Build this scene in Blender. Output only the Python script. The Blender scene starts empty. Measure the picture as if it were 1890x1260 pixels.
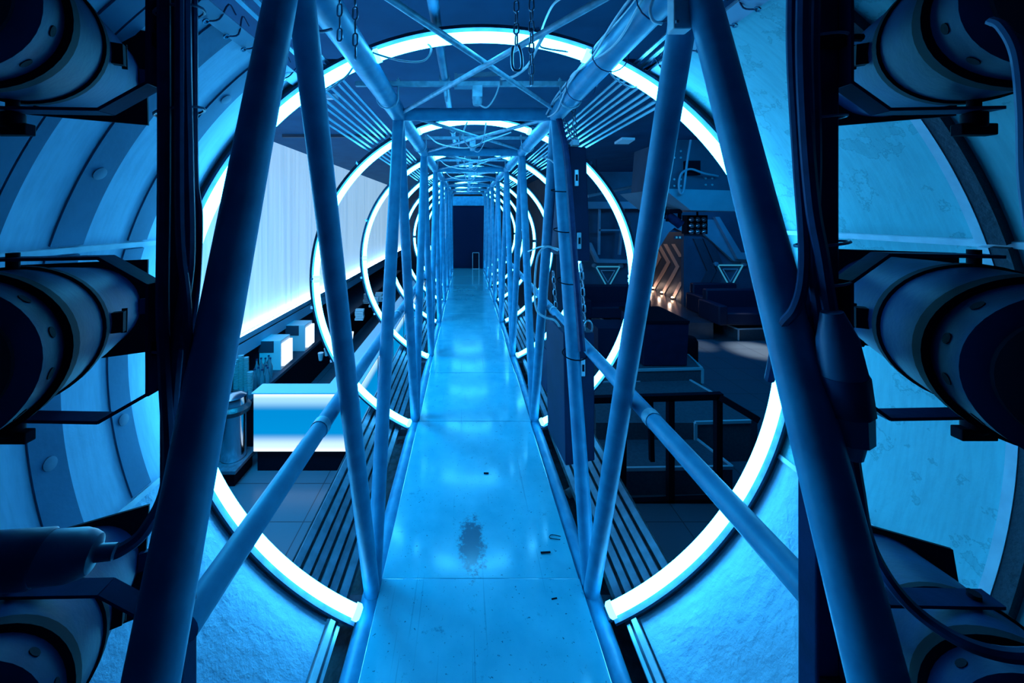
import bpy, math, random
from mathutils import Vector, Matrix
random.seed(7)
C = bpy.context.scene.collection
R_ = math.radians
F = 700.0            # focal length in pixels of the 1890 wide frame
VX, VY = 860.0, 396.0   # where the tunnel axis meets the frame
ZC = 3.4             # camera height above the club floor

# ------------------------------------------------------------------ camera, world, exposure
cd = bpy.data.cameras.new('camera'); cam = bpy.data.objects.new('camera', cd); C.objects.link(cam)
cam.location = (0, 0, ZC); cam.rotation_euler = (R_(90), 0, 0)
cd.sensor_width = 36; cd.lens = F / 1890 * 36
cd.shift_x = (945 - VX) / 1890; cd.shift_y = -(630 - VY) / 1890
cd.clip_start = 0.02; cd.clip_end = 100
bpy.context.scene.camera = cam
w = bpy.data.worlds.new('world'); bpy.context.scene.world = w; w.use_nodes = True
w.node_tree.nodes['Background'].inputs[0].default_value = (0.0, 0.045, 0.30, 1)
w.node_tree.nodes['Background'].inputs[1].default_value = 0.06
vs = bpy.context.scene.view_settings
vs.view_transform = 'Standard'; vs.look = 'None'; vs.exposure = 0.0; vs.gamma = 1.0; vs.use_curve_mapping = False
TUBE_POWER = 24.0
TUBE_COL = (0.048, 0.46, 0.93)

# two white house spots on the dance floor; blue area lamps are added fill
def spot(name, loc, target, power, col, size, blend=0.4, rad=0.04):
    l = bpy.data.lights.new(name, 'SPOT'); l.energy = power; l.color = col; l.spot_size = R_(size); l.spot_blend = blend; l.shadow_soft_size = rad
    o = bpy.data.objects.new(name, l); C.objects.link(o)
    o.location = Vector(loc) + Vector((0, 0, ZC))
    d = Vector(target) - Vector(loc); o.rotation_euler = d.to_track_quat('-Z', 'Y').to_euler(); return o
spot('floor_spot', (8.2, 9.6, 1.2), (7.3, 9.5, -3.4), 1900, (1.0, 0.86, 0.8), 20, 0.9)
spot('floor_spot', (5.9, 9.9, 1.2), (6.0, 9.9, -3.4), 500, (1.0, 0.86, 0.8), 15, 0.9)
def area(name, loc, target, power, col, sx, sy):
    l = bpy.data.lights.new(name, 'AREA'); l.energy = power; l.color = col; l.shape = 'RECTANGLE'; l.size = sx; l.size_y = sy
    o = bpy.data.objects.new(name, l); C.objects.link(o); o.location = Vector(loc) + Vector((0, 0, ZC))
    d = Vector(target) - Vector(loc); o.rotation_euler = d.to_track_quat('-Z', 'Y').to_euler(); return o
area('club_fill', (4.0, 5.0, 1.2), (5, 7.5, -3.4), 80, (0.0, 0.36, 0.9), 2.0, 2.0)  # unseen fill lamp, added to lift the dark club side
area('stage_fill', (7.2, 9.6, 1.3), (7.4, 12.0, -2.5), 110, (0.0, 0.34, 1.0), 3, 1.5)  # added fill for the back wall and platforms, no fixture modelled
area('bar_fill', (-2.6, 3.6, 0.9), (-2.4, 3.9, -3.4), 260, (0.0, 0.42, 0.9), 1.2, 1.2)  # added fill that brightens the floor tiles near the bar

# ------------------------------------------------------------------ helpers
def S(px, py, Y): return Vector(((px - VX) * Y / F, Y, -(py - VY) * Y / F))

def root_of(o):
    while o.parent: o = o.parent
    return o

def tag(o, label=None, cat=None, group=None, kind=None):
    if label: o['label'] = label
    if cat: o['category'] = cat
    if group: o['group'] = group
    if kind: o['kind'] = kind
    return o

def thing(name, label, cat, loc, group=None):
    o = bpy.data.objects.new(name, None); C.objects.link(o); o.empty_display_size = 0.05
    o.location = Vector(loc) + Vector((0, 0, ZC)); return tag(o, label, cat, group)

class MB:
    def __init__(s, xf=None): s.v = []; s.f = []; s.xf = xf
    def add(s, vs_, fs):
        n = len(s.v)
        for p in vs_:
            p = Vector(p); s.v.append(s.xf @ p if s.xf else p)
        s.f += [tuple(i + n for i in f) for f in fs]; return s
    def box(s, c, d, m=None):
        x, y, z = d[0] / 2, d[1] / 2, d[2] / 2
        P = [Vector((a, b, e)) for a in (-x, x) for b in (-y, y) for e in (-z, z)]
        if m: P = [m @ p for p in P]
        c = Vector(c); P = [p + c for p in P]
        return s.add(P, [(0, 1, 3, 2), (4, 6, 7, 5), (0, 4, 5, 1), (2, 3, 7, 6), (0, 2, 6, 4), (1, 5, 7, 3)])
    def bbox(s, lo, hi):
        lo = Vector(lo); hi = Vector(hi); return s.box((lo + hi) / 2, hi - lo)
    def bar(s, p0, p1, wd, ht, up=(0, 0, 1)):
        p0 = Vector(p0); p1 = Vector(p1); t = (p1 - p0).normalized(); u = Vector(up); a = t.cross(u)
        if a.length < 1e-4: a = t.cross(Vector((1, 0, 0)))
        a.normalize(); b = a.cross(t).normalized(); a *= wd / 2; b *= ht / 2
        return s.add([p0 - a - b, p0 + a - b, p0 + a + b, p0 - a + b, p1 - a - b, p1 + a - b, p1 + a + b, p1 - a + b],
                     [(0, 1, 2, 3), (4, 7, 6, 5), (0, 4, 5, 1), (1, 5, 6, 2), (2, 6, 7, 3), (3, 7, 4, 0)])
    def path(s, pts, r, n=10, closed=False, cap=True):
        pts = [Vector(p) for p in pts]; m = len(pts); rr = r if isinstance(r, (list, tuple)) else [r] * m
        vs_ = []; a = None
        for i, p in enumerate(pts):
            if closed: t = pts[(i + 1) % m] - pts[i - 1]
            else: t = pts[min(i + 1, m - 1)] - pts[max(i - 1, 0)]
            t.normalize()
            if a is None:
                a = t.cross(Vector((0, 0, 1)))
                if a.length < 0.05: a = t.cross(Vector((1, 0, 0)))
            a = (a - t * a.dot(t)).normalized(); b = t.cross(a)
            for k in range(n):
                g = 2 * math.pi * k / n; vs_.append(p + (a * math.cos(g) + b * math.sin(g)) * rr[i])
        fs = []
        for i in range(m if closed else m - 1):
            j = (i + 1) % m
            for k in range(n): l = (k + 1) % n; fs.append((i * n + k, i * n + l, j * n + l, j * n + k))
        if cap and not closed: fs.append(tuple(range(n - 1, -1, -1))); fs.append(tuple((m - 1) * n + k for k in range(n)))
        return s.add(vs_, fs)
    def tube(s, p0, p1, r, n=16): return s.path([p0, p1], r, n)
    def lathe(s, prof, o=(0, 0, 0), ax=(0, 0, 1), n=28):
        # prof: list of (radius, distance along axis)
        o = Vector(o); ax = Vector(ax).normalized(); a = ax.cross(Vector((0, 0, 1)))
        if a.length < 0.05: a = Vector((1, 0, 0))
        a = (a - ax * a.dot(ax)).normalized(); b = ax.cross(a); vs_ = []
        for r, h in prof:
            for k in range(n):
                g = 2 * math.pi * k / n; vs_.append(o + ax * h + (a * math.cos(g) + b * math.sin(g)) * r)
        fs = []
        for i in range(len(prof) - 1):
            for k in range(n): l = (k + 1) % n; fs.append((i * n + k, (i + 1) * n + k, (i + 1) * n + l, i * n + l))
        if prof[0][0] > 1e-4: fs.append(tuple(range(n)))
        if prof[-1][0] > 1e-4: fs.append(tuple((len(prof) - 1) * n + k for k in range(n - 1, -1, -1)))
        return s.add(vs_, fs)
    def arc(s, c, r0, r1, y0, y1, a0, a1, n=64, wob=0):
        vs_ = []
        for i in range(n + 1):
            g = R_(a0 + (a1 - a0) * i / n); sx, cz = math.sin(g), math.cos(g); q = wob * random.uniform(-1, 1)
            for r, y in ((r0, y0), (r1, y0), (r1, y1), (r0, y1)): vs_.append((c[0] + (r + q) * sx, y, c[1] + (r + q) * cz))
        fs = [(0, 1, 2, 3), (4 * n + 3, 4 * n + 2, 4 * n + 1, 4 * n)]
        for i in range(n):
            for k in range(4): l = (k + 1) % 4; fs.append((i * 4 + k, (i + 1) * 4 + k, (i + 1) * 4 + l, i * 4 + l))
        return s.add(vs_, fs)
    def prism(s, poly, d):
        # poly: list of 3-D points (planar); d: extrusion vector
        n = len(poly); d = Vector(d); P = [Vector(p) for p in poly]
        return s.add(P + [p + d for p in P], [tuple(range(n)), tuple(range(2 * n - 1, n - 1, -1))] + [(i, i + n, (i + 1) % n + n, (i + 1) % n) for i in range(n)])
    def build(s, name, mat, parent=None, smooth=40, bevel=0, loc=None):
        if parent: org = root_of(parent).location.copy() - Vector((0, 0, ZC))
        elif loc is not None: org = Vector(loc)
        else:
            lo = [min(p[i] for p in s.v) for i in range(3)]; hi = [max(p[i] for p in s.v) for i in range(3)]
            org = Vector(((lo[0] + hi[0]) / 2, (lo[1] + hi[1]) / 2, lo[2]))
        me = bpy.data.meshes.new(name); me.from_pydata([tuple(p - org) for p in s.v], [], s.f); me.update()
        import bmesh
        bm = bmesh.new(); bm.from_mesh(me); bmesh.ops.recalc_face_normals(bm, faces=bm.faces); bm.to_mesh(me); bm.free()
        if smooth:
            me.polygons.foreach_set('use_smooth', [True] * len(me.polygons)); me.set_sharp_from_angle(angle=R_(smooth))
        me.materials.append(mat)
        o = bpy.data.objects.new(name, me); C.objects.link(o)
        if parent: o.parent = parent
        else: o.location = org + Vector((0, 0, ZC))
        if bevel:
            b = o.modifiers.new('bevel', 'BEVEL'); b.width = bevel; b.segments = 2; b.limit_method = 'ANGLE'
        return o

def kids(o): return list(o.children)
def copy_tree(o, parent=None):
    c = o.copy(); C.objects.link(c); c.parent = parent
    for ch in kids(o): copy_tree(ch, c)
    return c

def curve_pts(P, n=8):
    # Catmull-Rom through points
    P = [Vector(p) for p in P]; Q = [P[0] * 2 - P[1]] + P + [P[-1] * 2 - P[-2]]; out = []
    for i in range(1, len(Q) - 2):
        for k in range(n):
            t = k / n; a, b, c, d = Q[i - 1], Q[i], Q[i + 1], Q[i + 2]
            out.append(0.5 * ((2 * b) + (c - a) * t + (2 * a - 5 * b + 4 * c - d) * t * t + (3 * b - a - 3 * c + d) * t ** 3))
    out.append(P[-1]); return out

# ------------------------------------------------------------------ materials
def mat(name, col, rough=0.5, metal=0.0, spec=0.5, var=None, scale=8, bump=0, bscale=60, detail=6, stretch=None, emis=None, estr=0, alpha=None, trans=0):
    m = bpy.data.materials.new(name); m.use_nodes = True; nt = m.node_tree; b = nt.nodes['Principled BSDF']
    b.inputs['Base Color'].default_value = (*col, 1); b.inputs['Roughness'].default_value = rough; b.inputs['Metallic'].default_value = metal
    b.inputs['Specular IOR Level'].default_value = spec
    if trans: b.inputs['Transmission Weight'].default_value = trans
    if emis: b.inputs['Emission Color'].default_value = (*emis, 1); b.inputs['Emission Strength'].default_value = estr
    if var or bump:
        tc = nt.nodes.new('ShaderNodeTexCoord'); mp = nt.nodes.new('ShaderNodeMapping'); nt.links.new(tc.outputs['Object'], mp.inputs[0])
        if stretch: mp.inputs['Scale'].default_value = stretch
    if var:
        nz = nt.nodes.new('ShaderNodeTexNoise'); nz.inputs['Scale'].default_value = scale; nz.inputs['Detail'].default_value = detail
        nt.links.new(mp.outputs[0], nz.inputs['Vector'])
        cr = nt.nodes.new('ShaderNodeValToRGB'); cr.color_ramp.elements[0].position = 0.35; cr.color_ramp.elements[1].position = 0.65
        cr.color_ramp.elements[0].color = (*var, 1); cr.color_ramp.elements[1].color = (*col, 1)
        nt.links.new(nz.outputs['Fac'], cr.inputs[0]); nt.links.new(cr.outputs[0], b.inputs['Base Color'])
    if bump:
        nb = nt.nodes.new('ShaderNodeTexNoise'); nb.inputs['Scale'].default_value = bscale; nb.inputs['Detail'].default_value = 5
        nt.links.new(mp.outputs[0], nb.inputs['Vector'])
        bp = nt.nodes.new('ShaderNodeBump'); bp.inputs['Strength'].default_value = bump; bp.inputs['Distance'].default_value = 0.01
        nt.links.new(nb.outputs['Fac'], bp.inputs['Height']); nt.links.new(bp.outputs[0], b.inputs['Normal'])
    return m

def emit(name, col, strength):
    m = bpy.data.materials.new(name); m.use_nodes = True; nt = m.node_tree; nt.nodes.clear()
    e = nt.nodes.new('ShaderNodeEmission'); e.inputs[0].default_value = (*col, 1); e.inputs[1].default_value = strength
    o = nt.nodes.new('ShaderNodeOutputMaterial'); nt.links.new(e.outputs[0], o.inputs[0]); return m

M = {}
M['steel'] = mat('painted_steel', (0.035, 0.30, 0.47), 0.45, 0.0, 0.4, var=(0.02, 0.21, 0.36), scale=14, bump=0.06, bscale=40)
M['thin_steel'] = mat('galvanised_steel', (0.36, 0.56, 0.66), 0.38, 0.2, 0.5, var=(0.2, 0.36, 0.46), scale=30)
M['rail'] = mat('aluminium_rail', (0.55, 0.72, 0.82), 0.3, 0.4, 0.5, var=(0.4, 0.6, 0.7), scale=12)
M['rail_dark'] = mat('dusty_rail', (0.16, 0.20, 0.27), 0.5, 0.2, 0.5, var=(0.10, 0.13, 0.18), scale=18)
M['can'] = mat('scratched_grey_steel', (0.008, 0.030, 0.095), 0.48, 0.0, 0.05, var=(0.005, 0.018, 0.06), scale=9, bump=0.05, bscale=90)
M['black'] = mat('black_paint', (0.004, 0.006, 0.015), 0.7, 0, 0.06)
M['cable'] = mat('black_cable', (0.02, 0.045, 0.13), 0.45, 0, .25, var=(0.012, 0.03, 0.09), scale=30)
M['cablegrey'] = mat('grey_sleeve', (0.06, 0.13, 0.24), 0.4)
M['tape'] = mat('insulating_tape', (0.02, 0.05, 0.14), 0.45, 0, .3, var=(0.012, 0.035, 0.10), scale=20)
M['white_cable'] = mat('pale_cable', (0.6, 0.65, 0.7), 0.45)
M['chain'] = mat('zinc_chain', (0.35, 0.40, 0.48), 0.3, 0.7)
M['tube'] = emit('lit_tube', TUBE_COL, TUBE_POWER)
M['clear_cap'] = mat('clear_end_cap', (0.7, 0.8, 0.9), 0.2, emis=TUBE_COL, estr=TUBE_POWER * 0.5)
M['gutter'] = mat('grey_channel', (0.05, 0.09, 0.15), 0.6, 0, .3, var=(0.025, 0.05, 0.09), scale=20, bump=0.3, bscale=30)
M['gasket'] = mat('dark_foam_edge', (0.03, 0.04, 0.06), 0.8, bump=0.5, bscale=60)
M['rib'] = mat('rib_strip', (0.04, 0.15, 0.26), 0.55, var=(0.025, 0.10, 0.19), scale=5, bump=0.08, bscale=60)
M['rib_spot'] = mat('rib_fixing', (0.12, 0.17, 0.25), 0.6)
M['trim'] = mat('pale_batten', (0.62, 0.68, 0.74), 0.45, var=(0.45, 0.52, 0.6), scale=16)
M['ceiling'] = mat('dark_ceiling_paint', (0.01, 0.115, 0.24), 0.8, 0, .2, var=(0.008, 0.09, 0.20), scale=2, bump=0.05, bscale=20)
M['dark'] = mat('dark_wall_paint', (0.05, 0.075, 0.12), 0.6, var=(0.035, 0.055, 0.09), scale=3)
M['navy'] = mat('navy_panel', (0.07, 0.12, 0.20), 0.5, var=(0.05, 0.09, 0.15), scale=2)
M['pale_panel'] = mat('pale_portal_panel', (0.30, 0.42, 0.54), 0.5, var=(0.24, 0.34, 0.45), scale=2)
M['tray'] = mat('dusty_tray', (0.045, 0.055, 0.08), 0.7, var=(0.015, 0.02, 0.03), scale=25, bump=0.5, bscale=40)
M['nosing'] = mat('white_nosing', (0.5, 0.6, 0.7), 0.4)
M['carpet'] = mat('platform_carpet', (0.06, 0.10, 0.14), 0.85, var=(0.045, 0.075, 0.11), scale=30, bump=0.3, bscale=200)
M['sofa'] = mat('dark_leather', (0.008, 0.018, 0.05), 0.5, 0, .2, bump=0.1, bscale=60)
M['chrome'] = mat('brushed_steel', (0.6, 0.64, 0.7), 0.18, 1.0)
M['bag'] = mat('bin_liner', (0.05, 0.06, 0.08), 0.3, bump=0.8, bscale=30)
M['glass'] = mat('bottle_glass', (0.35, 0.5, 0.6), 0.08, 0, 0.8, trans=0.6)
M['cup'] = mat('clear_plastic_cup', (0.55, 0.65, 0.72), 0.25, 0, 0.5, trans=0.35)
M['paper'] = mat('white_paper', (0.7, 0.75, 0.8), 0.6)
M['bar_top'] = mat('frosted_bar_top', (0.35, 0.48, 0.58), 0.12, emis=(0.05, 0.42, 1.0), estr=0.35)
M['led'] = emit('led_strip', (0.4, 0.7, 1.0), 30.0)
M['neon'] = emit('cyan_neon', (0.03, 0.30, 0.55), 0.8)
M['warm_wood'] = mat('pale_wood_strip', (0.62, 0.46, 0.42), 0.5)
M['corridor'] = mat('corridor_panel', (0.07, 0.10, 0.16), 0.5)
M['warm_led'] = emit('warm_foot_light', (1.0, 0.66, 0.42), 14.0)
M['bin_lit'] = emit('lit_fridge_side', (0.6, 0.8, 1.0), 1.8)
M['white_lamp'] = mat('white_diffuser', (0.6, 0.68, 0.75), 0.4, emis=(0.05, 0.35, 0.8), estr=0.25)
M['lens'] = mat('lamp_lens', (0.5, 0.6, 0.7), 0.08, 0.9)
M['rust'] = mat('red_bracket', (0.25, 0.02, 0.03), 0.5)

# deck with scuffs, specks and one dark worn patch
def deck_mat():
    m = bpy.data.materials.new('painted_plywood'); m.use_nodes = True; nt = m.node_tree; b = nt.nodes['Principled BSDF']; L = nt.links; N = nt.nodes.new
    geo = N('ShaderNodeNewGeometry')
    def noise(sc, det=6, vec=None, rough=0.5):
        n = N('ShaderNodeTexNoise'); n.inputs['Scale'].default_value = sc; n.inputs['Detail'].default_value = det; n.inputs['Roughness'].default_value = rough
        L.new(vec or geo.outputs['Position'], n.inputs['Vector']); return n.outputs['Fac']
    def ramp(f, p0, p1, c0, c1):
        r = N('ShaderNodeValToRGB'); r.color_ramp.elements[0].position = p0; r.color_ramp.elements[1].position = p1
        r.color_ramp.elements[0].color = (*c0, 1); r.color_ramp.elements[1].color = (*c1, 1); L.new(f, r.inputs[0]); return r.outputs[0]
    def mix(f, a, bb, mode='MIX'):
        x = N('ShaderNodeMix'); x.data_type = 'RGBA'; x.blend_type = mode
        if isinstance(f, float): x.inputs[0].default_value = f
        else: L.new(f, x.inputs[0])
        L.new(a, x.inputs[6]); L.new(bb, x.inputs[7]); return x.outputs[2]
    base = ramp(noise(5, 8), .3, .7, (.05, .46, .58), (.14, .58, .70))
    specks = ramp(noise(70, 3, rough=.7), .30, .34, (.25, .3, .36), (1, 1, 1))
    base = mix(1.0, base, specks, 'MULTIPLY')
    scuff = ramp(noise(14, 12, rough=.75), .32, .40, (.45, .5, .56), (1, 1, 1))
    base = mix(1.0, base, scuff, 'MULTIPLY')
    mp = N('ShaderNodeMapping'); mp.inputs['Scale'].default_value = (60, 1.2, 1); L.new(geo.outputs['Position'], mp.inputs[0])
    line = ramp(noise(1.0, 2, mp.outputs[0]), .28, .31, (.6, .65, .7), (1, 1, 1)); base = mix(.6, base, line, 'MULTIPLY')
    # worn patch around x=0.03, y=1.82
    mq = N('ShaderNodeMapping'); mq.inputs['Location'].default_value = (-0.026 * 11, -1.78 * 4.2, 0); mq.inputs['Scale'].default_value = (11, 4.2, 0); L.new(geo.outputs['Position'], mq.inputs[0])
    ln = N('ShaderNodeVectorMath'); ln.operation = 'LENGTH'; L.new(mq.outputs[0], ln.inputs[0])
    ad = N('ShaderNodeMath'); ad.operation = 'MULTIPLY_ADD'; L.new(noise(28, 10, rough=.8), ad.inputs[0]); ad.inputs[1].default_value = 2.2; L.new(ln.outputs['Value'], ad.inputs[2])
    st = ramp(ad.outputs[0], .0, 1, (0, 0, 0), (1, 1, 1))
    mr = N('ShaderNodeMapRange'); L.new(ad.outputs[0], mr.inputs[0]); mr.inputs[1].default_value = 1.55; mr.inputs[2].default_value = 1.85
    dk = N('ShaderNodeRGB'); dk.outputs[0].default_value = (.10, .16, .22, 1)
    base = mix(mr.outputs[0], dk.outputs[0], base)
    L.new(base, b.inputs['Base Color'])
    rr = N('ShaderNodeMapRange'); L.new(noise(7, 6), rr.inputs[0]); rr.inputs[3].default_value = .12; rr.inputs[4].default_value = .24; L.new(rr.outputs[0], b.inputs['Roughness']); b.inputs['Specular IOR Level'].default_value = .6; b.inputs['Coat Weight'].default_value = .9; b.inputs['Coat Roughness'].default_value = .115; b.inputs['Coat IOR'].default_value = 1.7
    bp = N('ShaderNodeBump'); bp.inputs['Strength'].default_value = .04; bp.inputs['Distance'].default_value = .004; L.new(noise(35, 8), bp.inputs['Height']); L.new(bp.outputs[0], b.inputs['Normal'])
    return m
M['deck'] = deck_mat()

def shell_mat(name, c0, c1, stain, stain_amt, bump):
    m = bpy.data.materials.new(name); m.use_nodes = True; nt = m.node_tree; b = nt.nodes['Principled BSDF']; L = nt.links; N = nt.nodes.new
    geo = N('ShaderNodeNewGeometry')
    def noise(sc, det=6, rough=0.5, vec=None):
        n = N('ShaderNodeTexNoise'); n.inputs['Scale'].default_value = sc; n.inputs['Detail'].default_value = det; n.inputs['Roughness'].default_value = rough
        L.new(vec or geo.outputs['Position'], n.inputs['Vector']); return n.outputs['Fac']
    def ramp(f, els):
        r = N('ShaderNodeValToRGB'); e = r.color_ramp.elements
        while len(e) < len(els): e.new(0.5)
        for i, (p, c) in enumerate(els): e[i].position = p; e[i].color = (*c, 1)
        L.new(f, r.inputs[0]); return r.outputs[0]
    def mix(f, a, bb, mode='MIX'):
        x = N('ShaderNodeMix'); x.data_type = 'RGBA'; x.blend_type = mode
        if isinstance(f, float): x.inputs[0].default_value = f
        else: L.new(f, x.inputs[0])
        L.new(a, x.inputs[6]); L.new(bb, x.inputs[7]); return x.outputs[2]
    base = ramp(noise(3, 8), [(.3, c0), (.7, c1)])
    fibre = N('ShaderNodeMapping'); fibre.inputs['Scale'].default_value = (12, 90, 12); L.new(geo.outputs['Position'], fibre.inputs[0])
    fb = ramp(noise(1.0, 3, .6, fibre.outputs[0]), [(.35, (.86, .88, .9)), (.6, (1, 1, 1))]); base = mix(1.0, base, fb, 'MULTIPLY')
    if stain_amt:
        f = noise(4.5, 7, .62)
        tide = ramp(f, [(.40, (1, 1, 1)), (.415, stain), (.425, (.93, .95, .95)), (.57, (1, 1, 1)), (.578, stain), (.586, (.78, .84, .84)), (.70, (.6, .7, .72))])
        base = mix(stain_amt, base, tide, 'MULTIPLY')
    L.new(base, b.inputs['Base Color']); b.inputs['Roughness'].default_value = .5
    bp = N('ShaderNodeBump'); bp.inputs['Strength'].default_value = bump; bp.inputs['Distance'].default_value = .01
    L.new(noise(22, 9, .6), bp.inputs['Height']); L.new(bp.outputs[0], b.inputs['Normal'])
    return m
M['shell_l'] = shell_mat('fibreglass_left', (.32, .48, .62), (.42, .57, .70), (.4, .4, .4), 0, .12)
M['shell_r'] = shell_mat('stained_fibreglass', (.12, .46, .50), (.20, .56, .60), (.42, .55, .56), .75, .12)
M['shell_low'] = shell_mat('rough_fibreglass', (.32, .48, .62), (.42, .57, .70), (.4, .4, .4), 0, .9)

def floor_mat():
    m = bpy.data.materials.new('club_floor_tiles'); m.use_nodes = True; nt = m.node_tree; b = nt.nodes['Principled BSDF']; L = nt.links; N = nt.nodes.new
    geo = N('ShaderNodeNewGeometry'); br = N('ShaderNodeTexBrick'); br.offset = 0
    br.inputs['Color1'].default_value = (.08, .13, .18, 1); br.inputs['Color2'].default_value = (.09, .145, .195, 1); br.inputs['Mortar'].default_value = (.03, .04, .06, 1)
    br.inputs['Scale'].default_value = 1; br.inputs['Mortar Size'].default_value = .006; br.inputs['Brick Width'].default_value = .6; br.inputs['Row Height'].default_value = .6
    L.new(geo.outputs['Position'], br.inputs['Vector']); L.new(br.outputs[0], b.inputs['Base Color']); b.inputs['Roughness'].default_value = .28; return m
M['floor'] = floor_mat()
def wall_lit_mat():
    m = bpy.data.materials.new('pale_wall_added_glow'); m.use_nodes = True; nt = m.node_tree; b = nt.nodes['Principled BSDF']; L = nt.links; N = nt.nodes.new
    geo = N('ShaderNodeNewGeometry'); mp = N('ShaderNodeMapping'); mp.inputs['Scale'].default_value = (1, 7, .15); L.new(geo.outputs['Position'], mp.inputs[0])
    n = N('ShaderNodeTexNoise'); n.inputs['Scale'].default_value = 1.4; n.inputs['Detail'].default_value = 8; L.new(mp.outputs[0], n.inputs['Vector'])
    r = N('ShaderNodeValToRGB'); r.color_ramp.elements[0].position = .3; r.color_ramp.elements[1].position = .6; r.color_ramp.elements[0].color = (.55, .64, .72, 1); r.color_ramp.elements[1].color = (.78, .82, .86, 1)
    L.new(n.outputs[0], r.inputs[0]); L.new(r.outputs[0], b.inputs['Base Color']); b.inputs['Roughness'].default_value = .6
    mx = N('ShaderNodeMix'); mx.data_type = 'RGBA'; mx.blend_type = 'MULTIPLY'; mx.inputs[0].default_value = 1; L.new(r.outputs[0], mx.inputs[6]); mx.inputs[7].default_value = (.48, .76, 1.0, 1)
    L.new(mx.outputs[2], b.inputs['Emission Color']); b.inputs['Emission Strength'].default_value = .85; return m  # emission added so the wall stays bright to its far end
M['wall_lit'] = wall_lit_mat()
def bar_emis(name, zlo, zhi):
    # backlit acrylic: led rows along its top and bottom edge shine through
    m = bpy.data.materials.new(name); m.use_nodes = True; nt = m.node_tree; nt.nodes.clear(); L = nt.links; N = nt.nodes.new
    geo = N('ShaderNodeNewGeometry'); sp = N('ShaderNodeSeparateXYZ'); L.new(geo.outputs['Position'], sp.inputs[0])
    mr = N('ShaderNodeMapRange'); L.new(sp.outputs[2], mr.inputs[0]); mr.inputs[1].default_value = zlo + ZC; mr.inputs[2].default_value = zhi + ZC
    r = N('ShaderNodeValToRGB'); e = r.color_ramp.elements; e.new(.5); e.new(.5); e.new(.5)
    e.new(.5)
    r.color_ramp.interpolation = 'EASE'
    for i, (p, c) in enumerate([(0, (1.1, 1.3, 1.5)), (.10, (.7, 1.0, 1.3)), (.32, (.0, .30, .75)), (.70, (.0, .28, .72)), (.90, (.4, .8, 1.1)), (1, (1.0, 1.2, 1.4))]): e[i].position = p; e[i].color = (*c, 1)
    L.new(mr.outputs[0], r.inputs[0]); em = N('ShaderNodeEmission'); L.new(r.outputs[0], em.inputs[0]); em.inputs[1].default_value = 1.0
    o = N('ShaderNodeOutputMaterial'); L.new(em.outputs[0], o.inputs[0]); return m
M['bar_face'] = bar_emis('backlit_acrylic', -3.12, -2.36)

# ------------------------------------------------------------------ setting
FL = -3.4; CE = 1.4
st = MB().bbox((-9, -1.5, FL - .1), (12, 23, FL)).build('floor', M['floor'], smooth=0); tag(st, kind='structure')
st = MB().bbox((-9, -1.5, CE), (12, 23, CE + .1)).build('ceiling', M['ceiling'], smooth=0); tag(st, kind='structure')
# left: pale lit wall above the back bar, dark wall below it
WX = -3.7
st = MB().bbox((WX - .15, 1.0, -1.96), (WX, 22, CE)).build('wall_left', M['wall_lit'], smooth=0); tag(st, kind='structure')
st = MB().bbox((WX - .9, 1.0, FL), (WX - .75, 22, -1.96)).build('wall_left_recess', M['dark'], smooth=0); tag(st, kind='structure')
st.name = 'wall_left'
st = MB().bbox((WX - .75, 1.0, -2.20), (WX + .22, 22, -1.98)).build('trim_1', M['rail_dark'], smooth=0); tag(st, kind='structure')
st.data.materials[0] = mat('fascia_paint', (0.30, 0.50, 0.66), .5)
FY = 12.4
st = MB().bbox((-9, 22, FL), (3.0, 22.15, CE)).bbox((2.85, FY + .15, FL), (3.0, 22, CE)).build('wall_back', M['dark'], smooth=0); tag(st, kind='structure')
st = MB().bbox((10.8, -1.5, FL), (10.95, 23, CE)).build('wall_right', M['dark'], smooth=0); tag(st, kind='structure')
# right part of the back wall with the six-sided corridor opening
def PY(pts, Y): return [S(a, b, Y) for a, b in pts]
wb = MB()
T_, B_ = 316, 590
wb.prism(PY([(1028, T_), (1262, T_), (1262, 428), (1232, 428), (1196, 482), (1194, B_), (1028, B_)], FY), (0, .15, 0))
wb.prism(PY([(1262, T_), (1475, T_), (1475, B_), (1262, B_)], FY), (0, .15, 0))
st = wb.build('wall_back', M['navy'], smooth=0); tag(st, kind='structure')
# portal trim pale and slanting panels
tr = MB()
tr.prism(PY([(1245, 420), (1235, 428), (1200, 484), (1186, 476), (1222, 404), (1262, 404), (1262, 428)], FY - .12), (0, .1, 0))
st = tr.build('trim_2', M['pale_panel'], smooth=0); tag(st, kind='structure')
# corridor behind the opening
SF = -2.95
A = S(1170, 515, 17.4); B = S(1264, 563, 12.56)
cw = MB().prism([(A.x, A.y, FL), (B.x, B.y, FL), (B.x, B.y, 0.2), (A.x, A.y, 0.2)], (.12, 0, 0)).build('wall_corridor', M['corridor'], smooth=0); tag(cw, kind='structure')
o = MB().prism([(4.9, 10.35, FL), (6.75, 10.35, FL), (7.1, 12.4, FL), (7.1, 12.57, FL), (A.x + .4, A.y, FL), (5.4, A.y, FL)], (0, 0, SF - FL)).build('floor_stage', M['corridor'], smooth=0)
o.data.materials[0] = mat('glossy_stage_floor', (.06, .07, .10), .22, var=(.04, .05, .075), scale=3); tag(o, kind='structure'); o.name = 'floor_stage'
def on_wall(px, py):
    k = (px - VX) / F; t = (k * A.y - A.x) / ((B.x - A.x) - k * (B.y - A.y)); y = A.y + (B.y - A.y) * t
    return Vector((A.x + (B.x - A.x) * t - .015, y, -(py - VY) * y / F))
ords = ['leftmost', 'second from the left', 'third from the left', 'upper rightmost', 'lower rightmost']
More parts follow.
